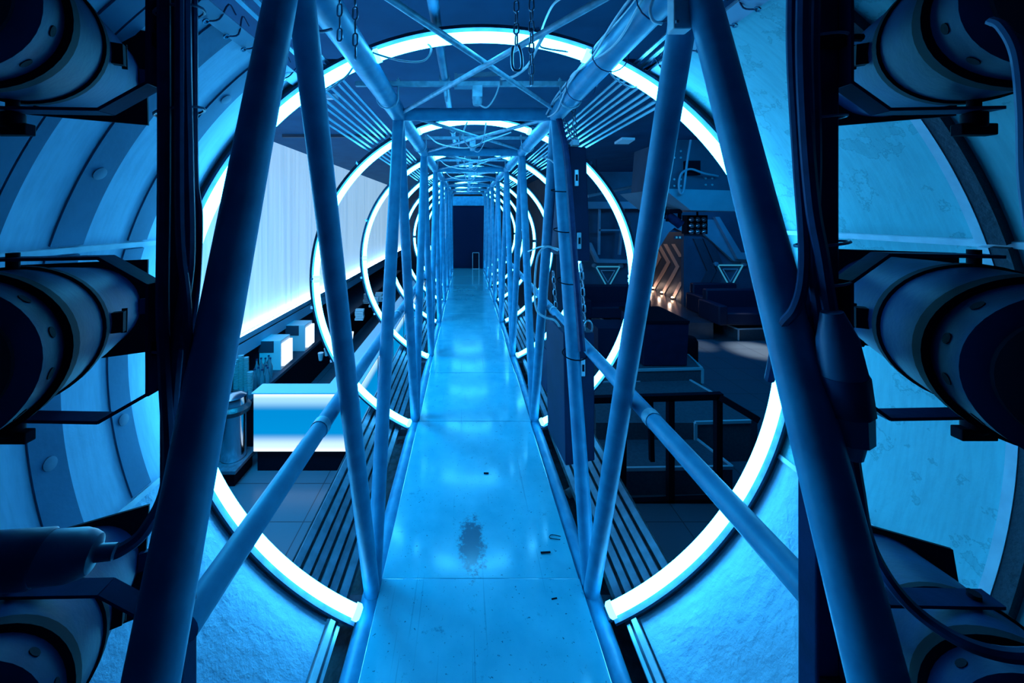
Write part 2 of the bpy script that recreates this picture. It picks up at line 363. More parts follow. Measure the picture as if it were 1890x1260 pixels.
for i, pts in enumerate([[(1211, 459), (1218, 475), (1194, 519)], [(1217, 452), (1235, 484), (1206, 535)], [(1229, 450), (1252, 492), (1222, 546)], [(1244, 450), (1257, 472), (1258, 474)], [(1259, 520), (1250, 538), (1240, 557)]]):
    h = 3.2; g = MB().prism([on_wall(a - h, b) for a, b in pts] + [on_wall(a + h, b) for a, b in reversed(pts)], (-.02, 0, 0))
    tag(g.build('chevron_strip', M['warm_wood'], smooth=0), f'pale wooden chevron strip on the corridor wall, {ords[i]}', 'wall decoration', 'chevron strips in the corridor')
for i, (px, py) in enumerate(((1210, 529), (1227, 539), (1247, 549))):
    p = on_wall(px, py); p.x -= .10; p.z = SF
    t = thing('foot_light', ['small warm foot light glowing at the base of the corridor wall, leftmost', 'small warm foot light at the corridor wall base, middle of three', 'small warm foot light at the corridor wall base, nearest the dance floor'][i], 'light', p, 'foot lights in the corridor')
    MB().lathe([(.05, 0), (.05, .04), (.03, .05)], p, (0, 0, 1), 12).build('housing', M['black'], t)
    MB().lathe([(.0, .045), (.045, .055), (.03, .09), (0, .10)], p, (0, 0, 1), 12).build('bulb', M['warm_led'], t)
    l = bpy.data.lights.new('foot_glow', 'POINT'); l.energy = 2.5; l.color = (1, .66, .50); l.shadow_soft_size = .05
    o = bpy.data.objects.new('foot_glow', l); C.objects.link(o); o.location = p + Vector((-.12, -.05, ZC + .2))

l = bpy.data.lights.new('corridor_lamp', 'POINT'); l.energy = 34; l.color = (1, .86, .90); l.shadow_soft_size = .2
o = bpy.data.objects.new('corridor_lamp', l); C.objects.link(o); o.location = (6.0, 14.2, ZC + .2)
# ------------------------------------------------------------------ the box truss
XL, XR = -0.385, 0.515
ZB, ZT = -1.593, 0.574
NB = [0.14] + [1.57 + 1.31 * k for k in range(8)]      # bottom nodes
NT = [-0.45] + [0.865 + 1.31 * k for k in range(8)]    # top nodes
YE = 10.9
RC, RD = .047, .0315
tr = thing('lattice_truss', 'long blue-grey welded box truss of round tubes enclosing the walkway', 'truss', ((XL + XR) / 2, 5.4, ZB - RC))
for x, dx in ((XL, 0), (XR, 0)):
    MB().tube((x, -1.2, ZT), (x, YE, ZT), RC, 20).build('top_chord', M['steel'], tr)
    b = MB().tube((x, .15, ZB), (x, YE, ZB), RC, 20).build('bottom_chord', M['steel'], tr)
def diag(x, y0, z0, y1, z1, r=RD):
    a, b = Vector((x, y0, z0)), Vector((x, y1, z1)); t = (b - a).normalized()
    m = MB().tube(a, b, r, 20)
    return m
for x in (XL, XR):
    for k in range(len(NB)):
        yb = NB[k]
        d0 = NT[k]; r = RD
        if k == 0: d0 = None
        elif k == 1: d0 = .865
        if d0 is not None: diag(x, d0, ZT, yb, ZB).build('diagonal_tube', M['steel'], tr)
        if k + 1 < len(NT):
            y1 = NT[k + 1]
            if k == 0: y1 = .829 if x < 0 else .858
            diag(x, y1, ZT, yb, ZB).build('diagonal_tube', M['steel'], tr)
# weld collars at the visible lower nodes
for x in (XL, XR):
    for y in NB[1:6]:
        MB().path([(x, y - .05, ZB), (x, y - .05, ZB), (x, y + .05, ZB)], RC + .004, 20).build('weld_collar', M['steel'], tr)
for k, y in enumerate(NT[2:]):
    MB().tube((XL, y, ZT), (XR, y, ZT), .036, 18).build('cross_beam', M['steel'], tr)
for k in range(1, len(NT) - 1):
    y0, y1 = NT[k], NT[k + 1]
    if k == 1: y0 = .75
    MB().tube((XL, y0, ZT + .01), (XR, y1 - .03, ZT + .01), .011, 10).build('roof_brace', M['thin_steel'], tr)
    MB().tube((XR, y0, ZT - .01), (XL, y1 - .03, ZT - .01), .011, 10).build('roof_brace', M['thin_steel'], tr)
# lower cross ties under the deck
for k, y in enumerate(NB[1:]):
    MB().bbox((XL - .25, y + .02, ZB - .10), (XR + .25, y + .07, ZB - .05)).build('floor_tie', M['rail_dark'], tr)
# side pipes at mid height outside the diagonals
for x, z, nm in ((-.448, -.655, 'left'), (.574, -.63, 'right')):
    t = thing('side_pipe', f'straight grey pipe running at hip height outside the {nm} side of the truss', 'pipe', (x, 5, z - .026))
    MB().tube((x, .60, z), (x, YE, z), .025, 16).build('pipe', M['steel'], t)
    for k in range(1, 7):
        y = 1.17 + 1.31 * (k - 1)
        MB().path([(x, y - .015, z), (x, y + .015, z)], .0275, 14).build('clamp', M['thin_steel'], t)
t = thing('ceiling_pipe', 'slim grey pipe hung lengthwise above the roof braces of the truss', 'pipe', (-.118, 5, .73))
MB().tube((-.118, -.6, .76), (-.118, 9.9, .76), .021, 14).build('pipe', M['steel'], t)
for k in range(6): MB().path([(-.118, 2.1 + 1.31 * k, .76), (-.118, 2.13 + 1.31 * k, .76)], .03, 14).build('clamp', M['thin_steel'], t)

# walkway panels
seams = [-.6, 1.605, 2.83, 3.70, 4.67, 5.9, 7.1, 8.3, 9.5, YE]
dl = ['nearest walkway panel at the bottom of the picture, scuffed and curling at its edge', 'walkway panel with a dark worn patch and two loose cable ties', 'third walkway panel from the camera, with a bright reflection at its near end', 'fourth walkway panel from the camera, smooth and shiny', 'fifth walkway panel from the camera, behind the shiny seam', 'sixth walkway panel from the camera', 'seventh walkway panel from the camera', 'eighth walkway panel from the camera', 'farthest walkway panel before the dark doorway']
for i in range(9):
    xo = random.uniform(-.006, .006); g = .002
    o = MB().bbox((-.352 + xo, seams[i] + g, -1.556), (.482 + xo, seams[i + 1] - g, -1.54 + (.003 if i == 0 else 0))).build('walkway_panel', M['deck'], smooth=0, bevel=.002)
    tag(o, dl[i], 'walkway panel', 'plywood panels of the walkway')
# loose bits on the deck
def on_deck(px, py, dz=.004): 
    Y = 1.54 * F / (py - VY); p = S(px, py, Y); p.z = -1.54 + dz; return p
tag(MB().path(curve_pts([on_deck(1035, 991), on_deck(1018, 988), on_deck(1015, 994), on_deck(1034, 997)], 5), .0016, 6).build('cable_tie', M['black']), 'curled black cable tie lying on the walkway near the right edge', 'cable tie')
tag(MB().bar(on_deck(998, 1021), on_deck(1016, 1020), .006, .004).build('cable_tie_end', M['black']), 'short straight black cable tie offcut on the walkway', 'cable tie')
tag(MB().bar(on_deck(1018, 1107), on_deck(1028, 1105), .004, .003).build('cable_tie_end', M['black']), 'tiny black offcut on the nearest walkway panel at right', 'cable tie')
tag(MB().bar(on_deck(893, 874), on_deck(902, 874), .006, .006).build('grit_crumb', M['black']), 'small dark crumb on the walkway in the bright reflection', 'debris')

# trays beside the walkway
for s, nm in ((-1, 'left'), (1, 'right')):
    x0, x1 = (XL - .20, XL + .0) if s < 0 else (XR - .0, XR + .20)
    tag(MB().bbox((x0, -.5, -1.76), (x1, YE, -1.74)).build('cable_tray', M['tray'], smooth=0), f'dusty dark tray between the {nm} bottom chord and the rails', 'tray')

# ------------------------------------------------------------------ rings of light
RC0 = (.06, -.47); RR = 1.145
YR = [1.444 + 1.31 * k for k in range(8)]
rw = ['nearest and largest ring', 'second ring from the camera', 'third ring from the camera', 'fourth ring from the camera', 'fifth ring from the camera', 'sixth ring from the camera', 'seventh ring from the camera', 'last and smallest ring, by the dark doorway']
SEG = [(-19.8, 19.8), (24.6, 88.5), (91, 154.0), (-88.5, -24.8), (-155, -91)]
def ap(a, r, y): return Vector((RC0[0] + r * math.sin(R_(a)), y, RC0[1] + r * math.cos(R_(a))))
for k, y in enumerate(YR):
    t = thing('ring_light', rw[k] + ' of white-blue glowing tubes around the walkway', 'light', (RC0[0], y, RC0[1] - RR), 'rings of light along the tunnel')
    n = 40 if k < 2 else 20
    for a0, a1 in SEG:
        m = max(6, int(n * (a1 - a0) / 60))
        MB().path([ap(a0 + (a1 - a0) * i / m, RR, y) for i in range(m + 1)], .0205, 12 if k < 2 else 8).build('glowing_tube', M['tube'], t)
        h = MB().arc(RC0, RR + .024, RR + .034, y - .028, y + .028, a0 - .8, a1 + .8, m)
        h.arc(RC0, RR + .006, RR + .034, y + .024, y + .028, a0 - .8, a1 + .8, m)
        h.build('tube_channel', M['gutter'], t)
        if k < 3:
            for a in (a0, a1):
                s = -1 if a == a0 else 1
                MB().path([ap(a, RR, y), ap(a + s * .9, RR, y), ap(a + s * 1.3, RR, y)], [.026, .026, .018], 12).build('end_cap', M['clear_cap'], t)
    MB().arc(RC0, RR + .045, RR + .056, y + .01, y + .06, -156, 156, 90).build('hoop', M['gutter'], t)
    if k < 3:
        b = MB()
        for a in (-150, -120, -100, -70, -45, -30, -10, 10, 30, 45, 70, 100, 120, 150):
            b.bar(ap(a, RR + .03, y), ap(a, RR + .06, y + .03), .03, .02)
        b.build('bracket', M['thin_steel'], t)

# ------------------------------------------------------------------ shell panels around the camera
SR = 1.20; Y0, Y1 = .40, 1.43
def shell(name, a0, a1, m, label, bump=None):
    n = 48
    o = MB().arc(RC0, SR, SR + .018, Y0, Y1, a0, a1, n).build(name, m); o.data.materials[0] = m
    return tag(o, label, 'panel')
def lat(a, r, y): return ap(a, r, y)
pans = [('shell_panel', -71.6, -36, 'shell_l', 'upper left curved pale panel crossed by dark slanting ribs'),
        ('shell_panel', -111.4, -72.0, 'shell_l', 'left side curved pale panel behind the stage lamps with dark ribs'),
        ('shell_panel', -151, -111.8, 'shell_low', 'lower left rough curved panel glowing beside the nearest ring'),
        ('shell_panel', 33.5, 70.0, 'shell_r', 'upper right curved panel with brown-blue tide stains'),
        ('shell_panel', 70.4, 111.1, 'shell_r', 'right side curved stained panel behind the stage lamps'),
        ('shell_panel', 111.5, 150.5, 'shell_low', 'lower right rough curved panel with peeling surface')]
SP = []
for nm, a0, a1, mm, lb in pans:
    o = shell(nm, a0, a1, M[mm], lb); SP.append((o, a0, a1))
# ribs on the left panels
for (o, a0, a1), lim in ((SP[0], None), (SP[1], None)):
    for yr, wd in ((1.237, .07), (1.018, .085), (.845, .03), (.80, .05), (.60, .08)):
        r = MB().arc(RC0, SR - .006, SR + .001, yr - wd / 2, yr + wd / 2, a0 + .5, a1 - .5, 24).build('rib', M['rib'], o)
        if yr > .99:
            for i in range(2 if a1 - a0 > 30 else 1):
                a = a0 + (a1 - a0) * (.3 + .45 * i); p = lat(a, SR - .0065, yr); q = (lat(a, SR - .02, yr) - p).normalized()
                MB().lathe([(.018, 0), (.018, .002), (.012, .003)], p, q, 16).build('fixing', M['rib_spot'], r)
for (o, a0, a1) in SP[3:5]:
    MB().arc(RC0, SR - .022, SR + .001, .850, .869, a0, a1, 40).build('hoop_rib', M['trim'], o)
    MB().arc(RC0, SR - .020, SR + .001, .820, .8495, a0, a1, 40).build('hoop_rib', M['gasket'], o)
# battens along the seams
for a, nm in ((-71.8, 'left middle'), (-111.6, 'lower left'), (70.2, 'right middle'), (111.3, 'lower right')):
    s = MB().bar(lat(a, SR - .005, Y0), lat(a, SR - .005, Y1 - .01), .016, .008, up=lat(a, 1, 0) - lat(a, 0, 0))
    tag(s.build('seam_batten', M['trim']), f'thin pale batten along the {nm} seam between curved panels', 'batten')
# end gaskets and bottom / top edge trims
for s, nm in ((-1, 'left'), (1, 'right')):
    aa = (36, 151) if s < 0 else (33.5, 150.5)
    g = MB().arc(RC0, SR - .016, SR + .02, Y1 - .004, Y1 + .014, s * aa[0], s * aa[1], 80, wob=.002)
    tag(g.build('edge_gasket', M['gasket']), f'dark ragged foam edge of the {nm} curved panels beside the nearest ring', 'gasket')
    a = s * (aa[1] + .9)
    p0, p1 = lat(a, SR, Y0), lat(a, SR, Y1 - .02); up = lat(a, 1, 0) - lat(a, 0, 0)
    t = thing('edge_profile', f'pale metal edge profile along the bottom of the lower {nm} curved panel', 'profile', p1)
    MB().bar(p0, p1, .02, .05, up=up).build('flange', M['trim'], t); q = (lat(a + s * 1.3, SR, 0) - lat(a, SR, 0))
    MB().bar(p0 + q, p1 + q, .012, .03, up=up).build('lip', M['rail'], t)
    # laced plastic strip at the top edge
    a = s * (aa[0] - .5); p0, p1 = lat(a, SR - .012, Y0), lat(a, SR - .012, Y1)
    t = thing('laced_edge_strip', f'clear plastic strip with metal eyelets laced along the top edge of the {nm} panels', 'strip', p1)
    MB().bar(p0, p1, .004, .045, up=lat(a + 90, 1, 0) - lat(a + 90, 0, 0)).build('strip', M['pale_panel'], t)
    for i in range(12):
        y = .46 + i * .08; c = lat(s * (aa[0] + .6), SR - .018, y); nrm = lat(s * (aa[0] + .6), 0, 0) - lat(s * (aa[0] + .6), 1, 0)
        ring = []
        u = Vector((0, 1, 0)); v = nrm.normalized().cross(u)
        for g in range(10): ring.append(c + (u * math.cos(g * .628) + v * math.sin(g * .628)) * .007)
        e = MB().path(ring, .0022, 6, closed=True).build('eyelet', M['chrome'], t)
        top = lat(s * (aa[0] - 2.6), SR - .0, y + random.uniform(-.02, .03))
        MB().path(curve_pts([c, (c + top) / 2 + Vector((0, random.uniform(-.02, .02), -.012)), top, top + Vector((0, .03, -.01))], 4), .0022, 5).build('lace', M['cable'], t)

# ------------------------------------------------------------------ rail bundles
RU = ['innermost', 'second', 'third', 'fourth', 'fifth', 'sixth', 'seventh', 'outermost']
RO = ['innermost', 'second', 'third', 'fourth', 'fifth', 'outermost']
for s in (-1, 1):
    nm = 'left' if s < 0 else 'right'
    for i in range(8):
        a = s * (29.3 + 1.45 * i); r = 1.205 + .012 * (i % 2)
        y0 = .5 if i < 3 else 1.6
        y1 = YE if i < 7 else 3.6
        p, q = lat(a, r, y0), lat(a, r, y1)
        o = MB().bar(p, q, .011, .014, up=lat(a, 1, 0) - lat(a, 0, 0)).build('track_rail', M['rail'])
        tag(o, f'thin shiny metal rail running along the tunnel, {RU[i]} of the upper {nm} bundle', 'rail', f'upper {nm} rails')
    for i in range(6):
        a = s * (180 - 27.5 - 2.1 * i); r = 1.215 + .014 * (i % 2)
        p, q = lat(a, r, -.3 if i < 1 else 1.47), lat(a, r, YE)
        o = MB().bar(p, q, .030, .026, up=lat(a, 1, 0) - lat(a, 0, 0)).build('track_rail', M['rail_dark'])
        tag(o, f'dull dark rail beside the walkway, {RO[i]} of the lower {nm} bundle', 'rail', f'lower {nm} rails')
    # base plate beneath lower rails
    a0, a1 = s * 141, s * 154
    o = MB().arc(RC0, 1.235, 1.245, 1.5, YE, a0, a1, 8).build('rail_bed', M['tray'], smooth=0)
    tag(o, f'dark bed plate under the lower {nm} rails', 'plate')
# outrigger stubs at the rings
for k, y in enumerate(YR[:6]):
    for s in (-1, 1):
        x0 = XL - .03 if s < 0 else XR + .03; p = lat(s * 31, 1.19, y + .08)
        o = MB().bar((x0, y + .08, .60), (p.x, y + .08, .60), .05, .03).build('outrigger', M['rail_dark'])
        tag(o, f'short dark bracket bar from the {"left" if s < 0 else "right"} top chord to the rails at the {["nearest", "second", "third", "fourth", "fifth", "sixth"][k]} ring', 'bracket', 'bracket bars at the rings')
tag(MB().prism([(.70, 1.50, .575), (.80, 1.50, .63), (.78, 1.50, .56)], (0, .03, 0)).build('bracket', M['rust']), 'small red triangular bracket at the upper right rails', 'bracket')

# ------------------------------------------------------------------ clamp bars and their devices
bw = ['nearest', 'second', 'third', 'fourth', 'fifth', 'sixth']
for k in range(6):
    y = 1.86 + 1.31 * k; z = .64
    t = thing('clamp_bar', f'{bw[k]} thin crosswise bar clamped on the top chords of the truss', 'bar', (.06, y, z), 'clamp bars on the truss')
    MB().bar((-.54, y, z), (.645, y, z), .022, .022).build('bar', M['thin_steel'], t)
    for x in (XL, XR):
        pts = [Vector((x + (RC + .006) * math.cos(R_(g)), y, ZT + (RC + .006) * math.sin(R_(g)))) for g in range(-200, 25, 15)]
        pts = [Vector((x - RC - .008, y, z + .03))] + pts[::1] + [Vector((x + RC + .006, y, z + .03))]
        MB().path(pts, .004, 6).build('u_bolt', M['thin_steel'], t)
        MB().lathe([(.009, 0), (.009, .012)], (x - RC - .007, y, z + .011), (0, 0, 1), 6).lathe([(.009, 0), (.009, .012)], (x + RC + .006, y, z + .011), (0, 0, 1), 6).build('nut', M['thin_steel'], t)
    # device hanging in the middle
    d = thing('ceiling_sensor', f'small grey hanging lamp holder below the {bw[k]} crosswise bar', 'lamp holder', (.06, y, z - .13), 'devices under the clamp bars')
    yy = y - .02
    MB().bar((-.05, yy, z + .03), (.17, yy, z + .045), .012, .02).bar((-.05, yy, z - .02), (-.05, yy, z + .045), .01, .012, up=(1, 0, 0)).bar((.17, yy, z - .01), (.17, yy, z + .045), .01, .012, up=(1, 0, 0)).build('bracket', M['rail_dark'], d)
    MB().box((.055, yy, z - .045), (.05, .04, .06)).build('body', M['thin_steel'], d, bevel=.003)
    MB().lathe([(.02, -.10), (.024, -.085), (.024, -.065), (.014, -.06)], (.055, yy, z - .01), (0, 0, 1), 14).build('socket', M['thin_steel'], d)
    MB().path(curve_pts([(.055, yy, z - .10), (.10, yy, z - .12), (.14, yy, z - .07), (.165, yy, z - .0)], 5), .004, 6).build('lead', M['white_cable'], d)
    if k in (0, 1, 2):
        b = MB().box((-.10 + .04 * k, yy + .05, z - .03), (.012, .09, .07)).box((.0, yy + .09, z + .02), (.12, .05, .03))
        b.build('plate', M['thin_steel'], d)

# ------------------------------------------------------------------ stage lamp posts with PAR cans
def par_can(side, z0, label, aim=0.0):
    # built for the left; mirrored for the right
    def mx(x): return x if side < 0 else .085 - x
    Cc = Vector((mx(-.70), .588, z0)); far = Vector((mx(-.845), .85, z0 + aim)); ax = (far - Cc).normalized()
    t = thing('stage_lamp', label, 'stage lamp', Cc + Vector((0, 0, -.12)))
    MB().lathe([(.100, -.125), (.105, -.12), (.105, -.004), (.105, .006), (.101, .14), (.094, .27), (.097, .285), (.09, .285), (.088, .27), (.09, .0)], Cc, ax, 48).build('can_body', M['can'], t)
    MB().lathe([(.104, -.010), (.1095, -.008), (.1095, .008), (.104, .010)], Cc, ax, 48).build('band', M['black'], t)
    MB().lathe([(.100, -.142), (.1095, -.140), (.1095, -.118), (.104, -.114)], Cc, ax, 48).build('band', M['black'], t)
    c = MB().lathe([(.080, -.205), (.100, -.198), (.101, -.14), (.099, -.13)], Cc, ax, 48).build('rear_cap', M['can'], t)
    MB().lathe([(0, -.232), (.05, -.228), (.078, -.210), (.080, -.200)], Cc, ax, 36).build('rear_plate', M['black'], c)
    a = ax.cross(Vector((0, 0, 1))).normalized(); b = ax.cross(a)
    for g in range(15, 375, 30):
        q = (a * math.cos(R_(g)) + b * math.sin(R_(g))); MB().lathe([(0, .0008), (.0075, .0004), (.0075, -.002)], Cc + ax * -.168 + q * .1008, q, 12).build('vent_hole', M['black'], c)
    # gel frame: a square plate with a round opening
    fr = MB(); o = Cc + ax * .275; hs = .106; n = 32; vo = []; vi = []
    for i in range(n):
        g = 2 * math.pi * i / n; cx, sy = math.cos(g), math.sin(g); q = hs / max(abs(cx), abs(sy))
        vo.append(o + a * cx * q + b * sy * q); vi.append(o + a * cx * .085 + b * sy * .085)
    P = []; 
    for q in (0, .012): P += [p + ax * q for p in vo] + [p + ax * q for p in vi]
    fs = []
    for i in range(n):
        j = (i + 1) % n
        fs += [(i, j, n + j, n + i), (2 * n + i, 3 * n + i, 3 * n + j, 2 * n + j), (i, 2 * n + i, 2 * n + j, j), (n + i, n + j, 3 * n + j, 3 * n + i)]
    fr.add(P, fs); fr.build('gel_frame', M['black'], t, smooth=30)
    inn = -a if (a.x > 0) == (side > 0) else a      # sideways direction facing the walkway
    if (inn.x > 0) != (side < 0): inn = -inn
    rot = Matrix((inn, ax, inn.cross(ax))).transposed()
    MB().box(Cc + ax * .05 + inn * .108, (.022, .020, .036), rot).box(Cc + ax * .062 + inn * .116, (.008, .004, .044), rot).build('clip', M['black'], t)
    MB().box(Cc + ax * .27 + inn * .104, (.016, .022, .034), rot).build('latch', M['can'], t)
    # yoke
    px_ = mx(-.483) if side < 0 else .585
    yk = MB()
    for s in (1, -1):
        pts = [Vector((Cc.x + (.03 if side > 0 else -.03), .586, z0 + s * .121)), Vector((mx(-.556), .586, z0 + s * .124)), Vector((px_, .588, z0 + s * .082))]
        for i in range(2): yk.bar(pts[i], pts[i + 1], .028, .005, up=(0, 0, 1))
    yk.bar((px_, .588, z0 + .085), (px_, .588, z0 - .085), .028, .005, up=(1, 0, 0))
    y_ = yk.build('yoke', M['can'], t)
    for s in (1, -1):
        o = Vector((Cc.x, .586, z0 + s * .105))
        MB().lathe([(.008, 0), (.008, .026)], o, (0, 0, s), 10).build('bolt', M['black'], y_)
    o = Vector((Cc.x, .586, z0 - .126))
    MB().lathe([(.014, 0), (.014, .022), (.011, .024)], o, (0, 0, -1), 14).box(o + Vector((0, 0, -.026)), (.055, .016, .018)).build('wing_knob', M['black'], y_, bevel=.003)
    MB().bar((px_, .588, z0 - .015), (px_ + (.03 if side < 0 else -.03), .60, z0 - .015), .02, .02).build('post_clamp', M['black'], t)
    return t
par_can(-1, .283, 'dark metal stage lamp at the top left, above its two neighbours on the left post', .035)
par_can(-1, -.190, 'dark metal stage lamp on the left post at middle height', -.022)
par_can(-1, -.70, 'dark metal stage lamp at the bottom left behind the thick plug', -.10)
par_can(1, .283, 'dark metal stage lamp at the top right with a lead at its rear', .03)
par_can(1, -.185, 'dark metal stage lamp on the right post at middle height', -.0)
par_can(1, -.715, 'dark metal stage lamp at the bottom right behind the drooping cable', -.10)

pl = thing('lamp_post', 'dark vertical post carrying the three stage lamps on the left', 'post', (-.47, .61, -1.74))
MB().bar((-.462, .61, -1.74), (-.462, .61, 1.38), .036, .036, up=(0, 1, 0)).build('post', M['can'], pl, bevel=.004)
for pz in (.29, -.20, -.62):
    MB().lathe([(.006, 0), (.006, .03)], (-.46, .59, pz), (-1, 0, 0), 8).build('bolt', M['black'], pl)
pr = thing('lamp_post', 'dark vertical post carrying the three stage lamps on the right', 'post', (.565, .61, -1.74))
MB().bar((.566, .61, -1.74), (.566, .61, 1.38), .036, .036, up=(0, 1, 0)).build('post', M['can'], pr, bevel=.004)
for pz in (.275, -.20, -.62):
    MB().lathe([(.006, 0), (.006, .045)], (.57, .59, pz), (1, 0, 0), 8).build('bolt', M['black'], pr)

def cable(pts, r, label, m='cable', name='cable', group=None, cat='cable', n=8, seg=8):
    return tag(MB().path(curve_pts(pts, seg), r, n).build(name, M[m]), label, cat, group)
Yc = .575
cable([S(340, -120, Yc), S(342, 100, Yc), S(346, 300, Yc), S(348, 480, Yc), S(330, 620, Yc), S(318, 760, Yc), S(322, 900, Yc), S(318, 1100, Yc), S(316, 1300, Yc)], .0085, 'thick black cable tied to the left lamp post, crossing over the others at mid height')
cable([S(356, -120, .60), S(357, 100, .60), S(358, 320, .60), S(366, 400, .60), S(362, 520, .60), S(350, 640, .60), S(345, 800, .60), S(348, 1000, .60)], .0065, 'black cable bowing outward to the right of the left lamp post')
cable([S(331, -120, .56), S(331, 100, .56), S(332, 420, .56), S(345, 560, .56), S(346, 700, .56), S(330, 900, .56)], .006, 'thin black cable hugging the left lamp post')
cable([S(302, -120, .565), S(303, 300, .565), S(300, 560, .565), S(305, 700, .565), S(310, 880, .565), S(270, 975, .53), S(222, 1015, .51), S(190, 1020, .50)], .0085, 'black cable running down the left post and curving into the thick plug')
# tie wraps
for x, y, z, nm, wd in ((-.447, .598, .315, 'upper left', .066), (-.447, .598, .16, 'middle left', .066), (-.445, .598, -.205, 'lower left', .075)):
    pts = [Vector((x + wd / 2 * 1.1 * math.cos(g), y - .006 + .022 * math.sin(g), z + .006 * math.cos(g))) for g in [i * math.pi / 10 for i in range(20)]]
    tag(MB().path(pts, .0022, 6, closed=True).build('cable_tie', M['cablegrey']), f'grey cable tie strapped round the {nm} part of the left cable bundle', 'cable tie')
for x, y, z, nm, wd in ((.547, .595, .272, 'upper right', .075), (.548, .595, .148, 'middle right', .07), (.553, .595, -.045, 'lower right', .07), (.555, .595, -.106, 'lowest right', .066)):
    pts = [Vector((x + wd / 2 * 1.1 * math.cos(g), y - .006 + .022 * math.sin(g), z + .004 * math.cos(g))) for g in [i * math.pi / 10 for i in range(20)]]
    tag(MB().path(pts, .0022, 6, closed=True).build('cable_tie', M['cablegrey']), f'grey cable tie strapped round the {nm} part of the right cable bundle', 'cable tie')
# thick plug lower left
t = thing('inline_plug', 'thick grey and black inline plug lying across the bottom left stage lamp', 'plug', S(80, 1060, .48))
A0 = S(-60, 1040, .46); A1 = S(205, 1018, .50); d = (A1 - A0); u = d.normalized(); L_ = d.length
MB().lathe([(.030, -.02), (.031, 0), (.031, L_ * .50), (.029, L_ * .52)], A0, u, 24).build('plug_shell', M['tape'], t)
MB().lathe([(.0285, L_ * .50), (.0285, L_ * .74), (.0255, L_ * .82), (.021, L_ * .88), (.019, L_ * .885), (.010, L_ * .9), (.0095, L_ * 1.03)], A0, u, 24).build('cable_gland', M['cablegrey'], t)
# right bundle
cable([S(1466, -120, Yc), S(1462, 80, Yc), S(1474, 300, Yc), S(1484, 440, Yc), S(1482, 520, Yc), S(1468, 570, Yc), S(1440, 610, .60), S(1420, 700, .64)], .0075, 'black cable leaving the right bundle to slip behind the thick diagonal tube')
cable([S(1486, -120, .56), S(1482, 80, .56), S(1488, 240, .56), S(1500, 380, .56), S(1516, 470, .56), S(1530, 560, .56), S(1540, 600, .56)], .009, 'thick black cable on the right post running into the taped splice')
cable([S(1508, -120, .57), S(1502, 80, .57), S(1506, 300, .57), S(1500, 480, .57), S(1512, 620, .58), S(1520, 900, .59)], .007, 'black cable behind the others on the right lamp post')
cable([S(1476, -120, .585), S(1480, 200, .585), S(1494, 420, .585), S(1496, 700, .59), S(1512, 1000, .6), S(1520, 1300, .6)], .006, 'thin black cable at the back of the right bundle')
t = thing('taped_splice', 'long tape-wrapped cable splice hanging beside the right lamp post', 'cable splice', S(1570, 830, .55))
q = [S(1535, 575, .55), S(1545, 625, .55), S(1555, 690, .55), S(1567, 760, .55), S(1572, 812, .55), S(1575, 845, .55)]
MB().path(q[:3], [.013, .024, .028], 12).build('upper_wrap', M['cablegrey'], t)
MB().path(q[2:4], [.0295, .0285], 10).build('middle_wrap', M['tape'], t)
MB().path(q[3:5], [.0265, .0245], 8).build('lower_wrap', M['cablegrey'], t)
MB().path(q[4:6], [.0175, .011], 12).build('strain_relief', M['pale_panel'], t)
cable([S(1573, 835, .55), S(1583, 900, .55), S(1600, 990, .55), S(1640, 1070, .52), S(1700, 1135, .50), S(1790, 1190, .47), S(1890, 1210, .45), S(2000, 1190, .43)], .0078, 'black cable drooping from the taped splice across the bottom right lamp')
cable([S(1828, 38, .40), S(1850, 50, .39), S(1875, 100, .385), S(1886, 200, .38), S(1889, 320, .38), S(1900, 420, .38)], .0042, 'thin grey lead hanging from the rear of the top right stage lamp', 'cablegrey')
# mounting plates under right post
t = thing('post_plate', 'dark upright plate with a slotted hook at the foot of the right lamp post', 'plate', S(1535, 1260, .66))
MB().bar(S(1524, 1030, .66), S(1530, 1400, .66), .02, .02, up=(0, 1, 0)).build('plate', M['can'], t)
MB().box(S(1520, 1175, .64), (.014, .02, .02)).build('hook', M['black'], t)
# box on the right upper node
t = thing('junction_box', 'small pale junction box fixed between the two right tubes at the top edge', 'box', S(1252, 62, .86))
MB().box(S(1254, 15, .84), (.040, .03, .105)).build('box', M['trim'], t, bevel=.003)
MB().box(S(1250, 40, .82), (.006, .004, .006)).build('screw', M['rail_dark'], t)

# ------------------------------------------------------------------ chains
def chain(P0, P1, label, L=.034, W=.019, r=.0026, name='hanging_chain'):
    P0 = Vector(P0); P1 = Vector(P1); d = P1 - P0; n = max(2, int(d.length / (L - 2.4 * r))); u = d.normalized(); st_ = d / n
    a = u.cross(Vector((0, 1, 0)));  a = a.normalized() if a.length > .05 else Vector((1, 0, 0)); b = u.cross(a); m = MB()
    for i in range(n):
        c = P0 + st_ * (i + .5); s = a if i % 2 else b; s = (s + (b if i % 2 else a) * .35).normalized(); pts = []
        h = L / 2 - W / 2
        for g in range(0, 360, 30):
            cs, sn = math.cos(R_(g)), math.sin(R_(g)); pts.append(c + s * (W / 2 - r) * cs + u * ((W / 2 - r) * sn + (h if sn >= 0 else -h)))
        m.path(pts, r, 6, closed=True)
    return tag(m.build(name, M['chain']), label, 'chain')
chain(S(627, -60, .95), S(627, 76, .95), 'short steel chain hanging in front of the left top chord', L=.036)
chain(S(655, -60, .95), S(656, 110, .95), 'longer steel chain hanging just right of the short one at the left top chord', L=.036)
chain(S(953, -60, 1.1), S(953, 84, 1.1), 'steel chain ending in a snap hook above the walkway', L=.036)
chain(S(981, -60, 1.1), S(981, 158, 1.1), 'longer steel chain hanging right of the snap hook', L=.036)
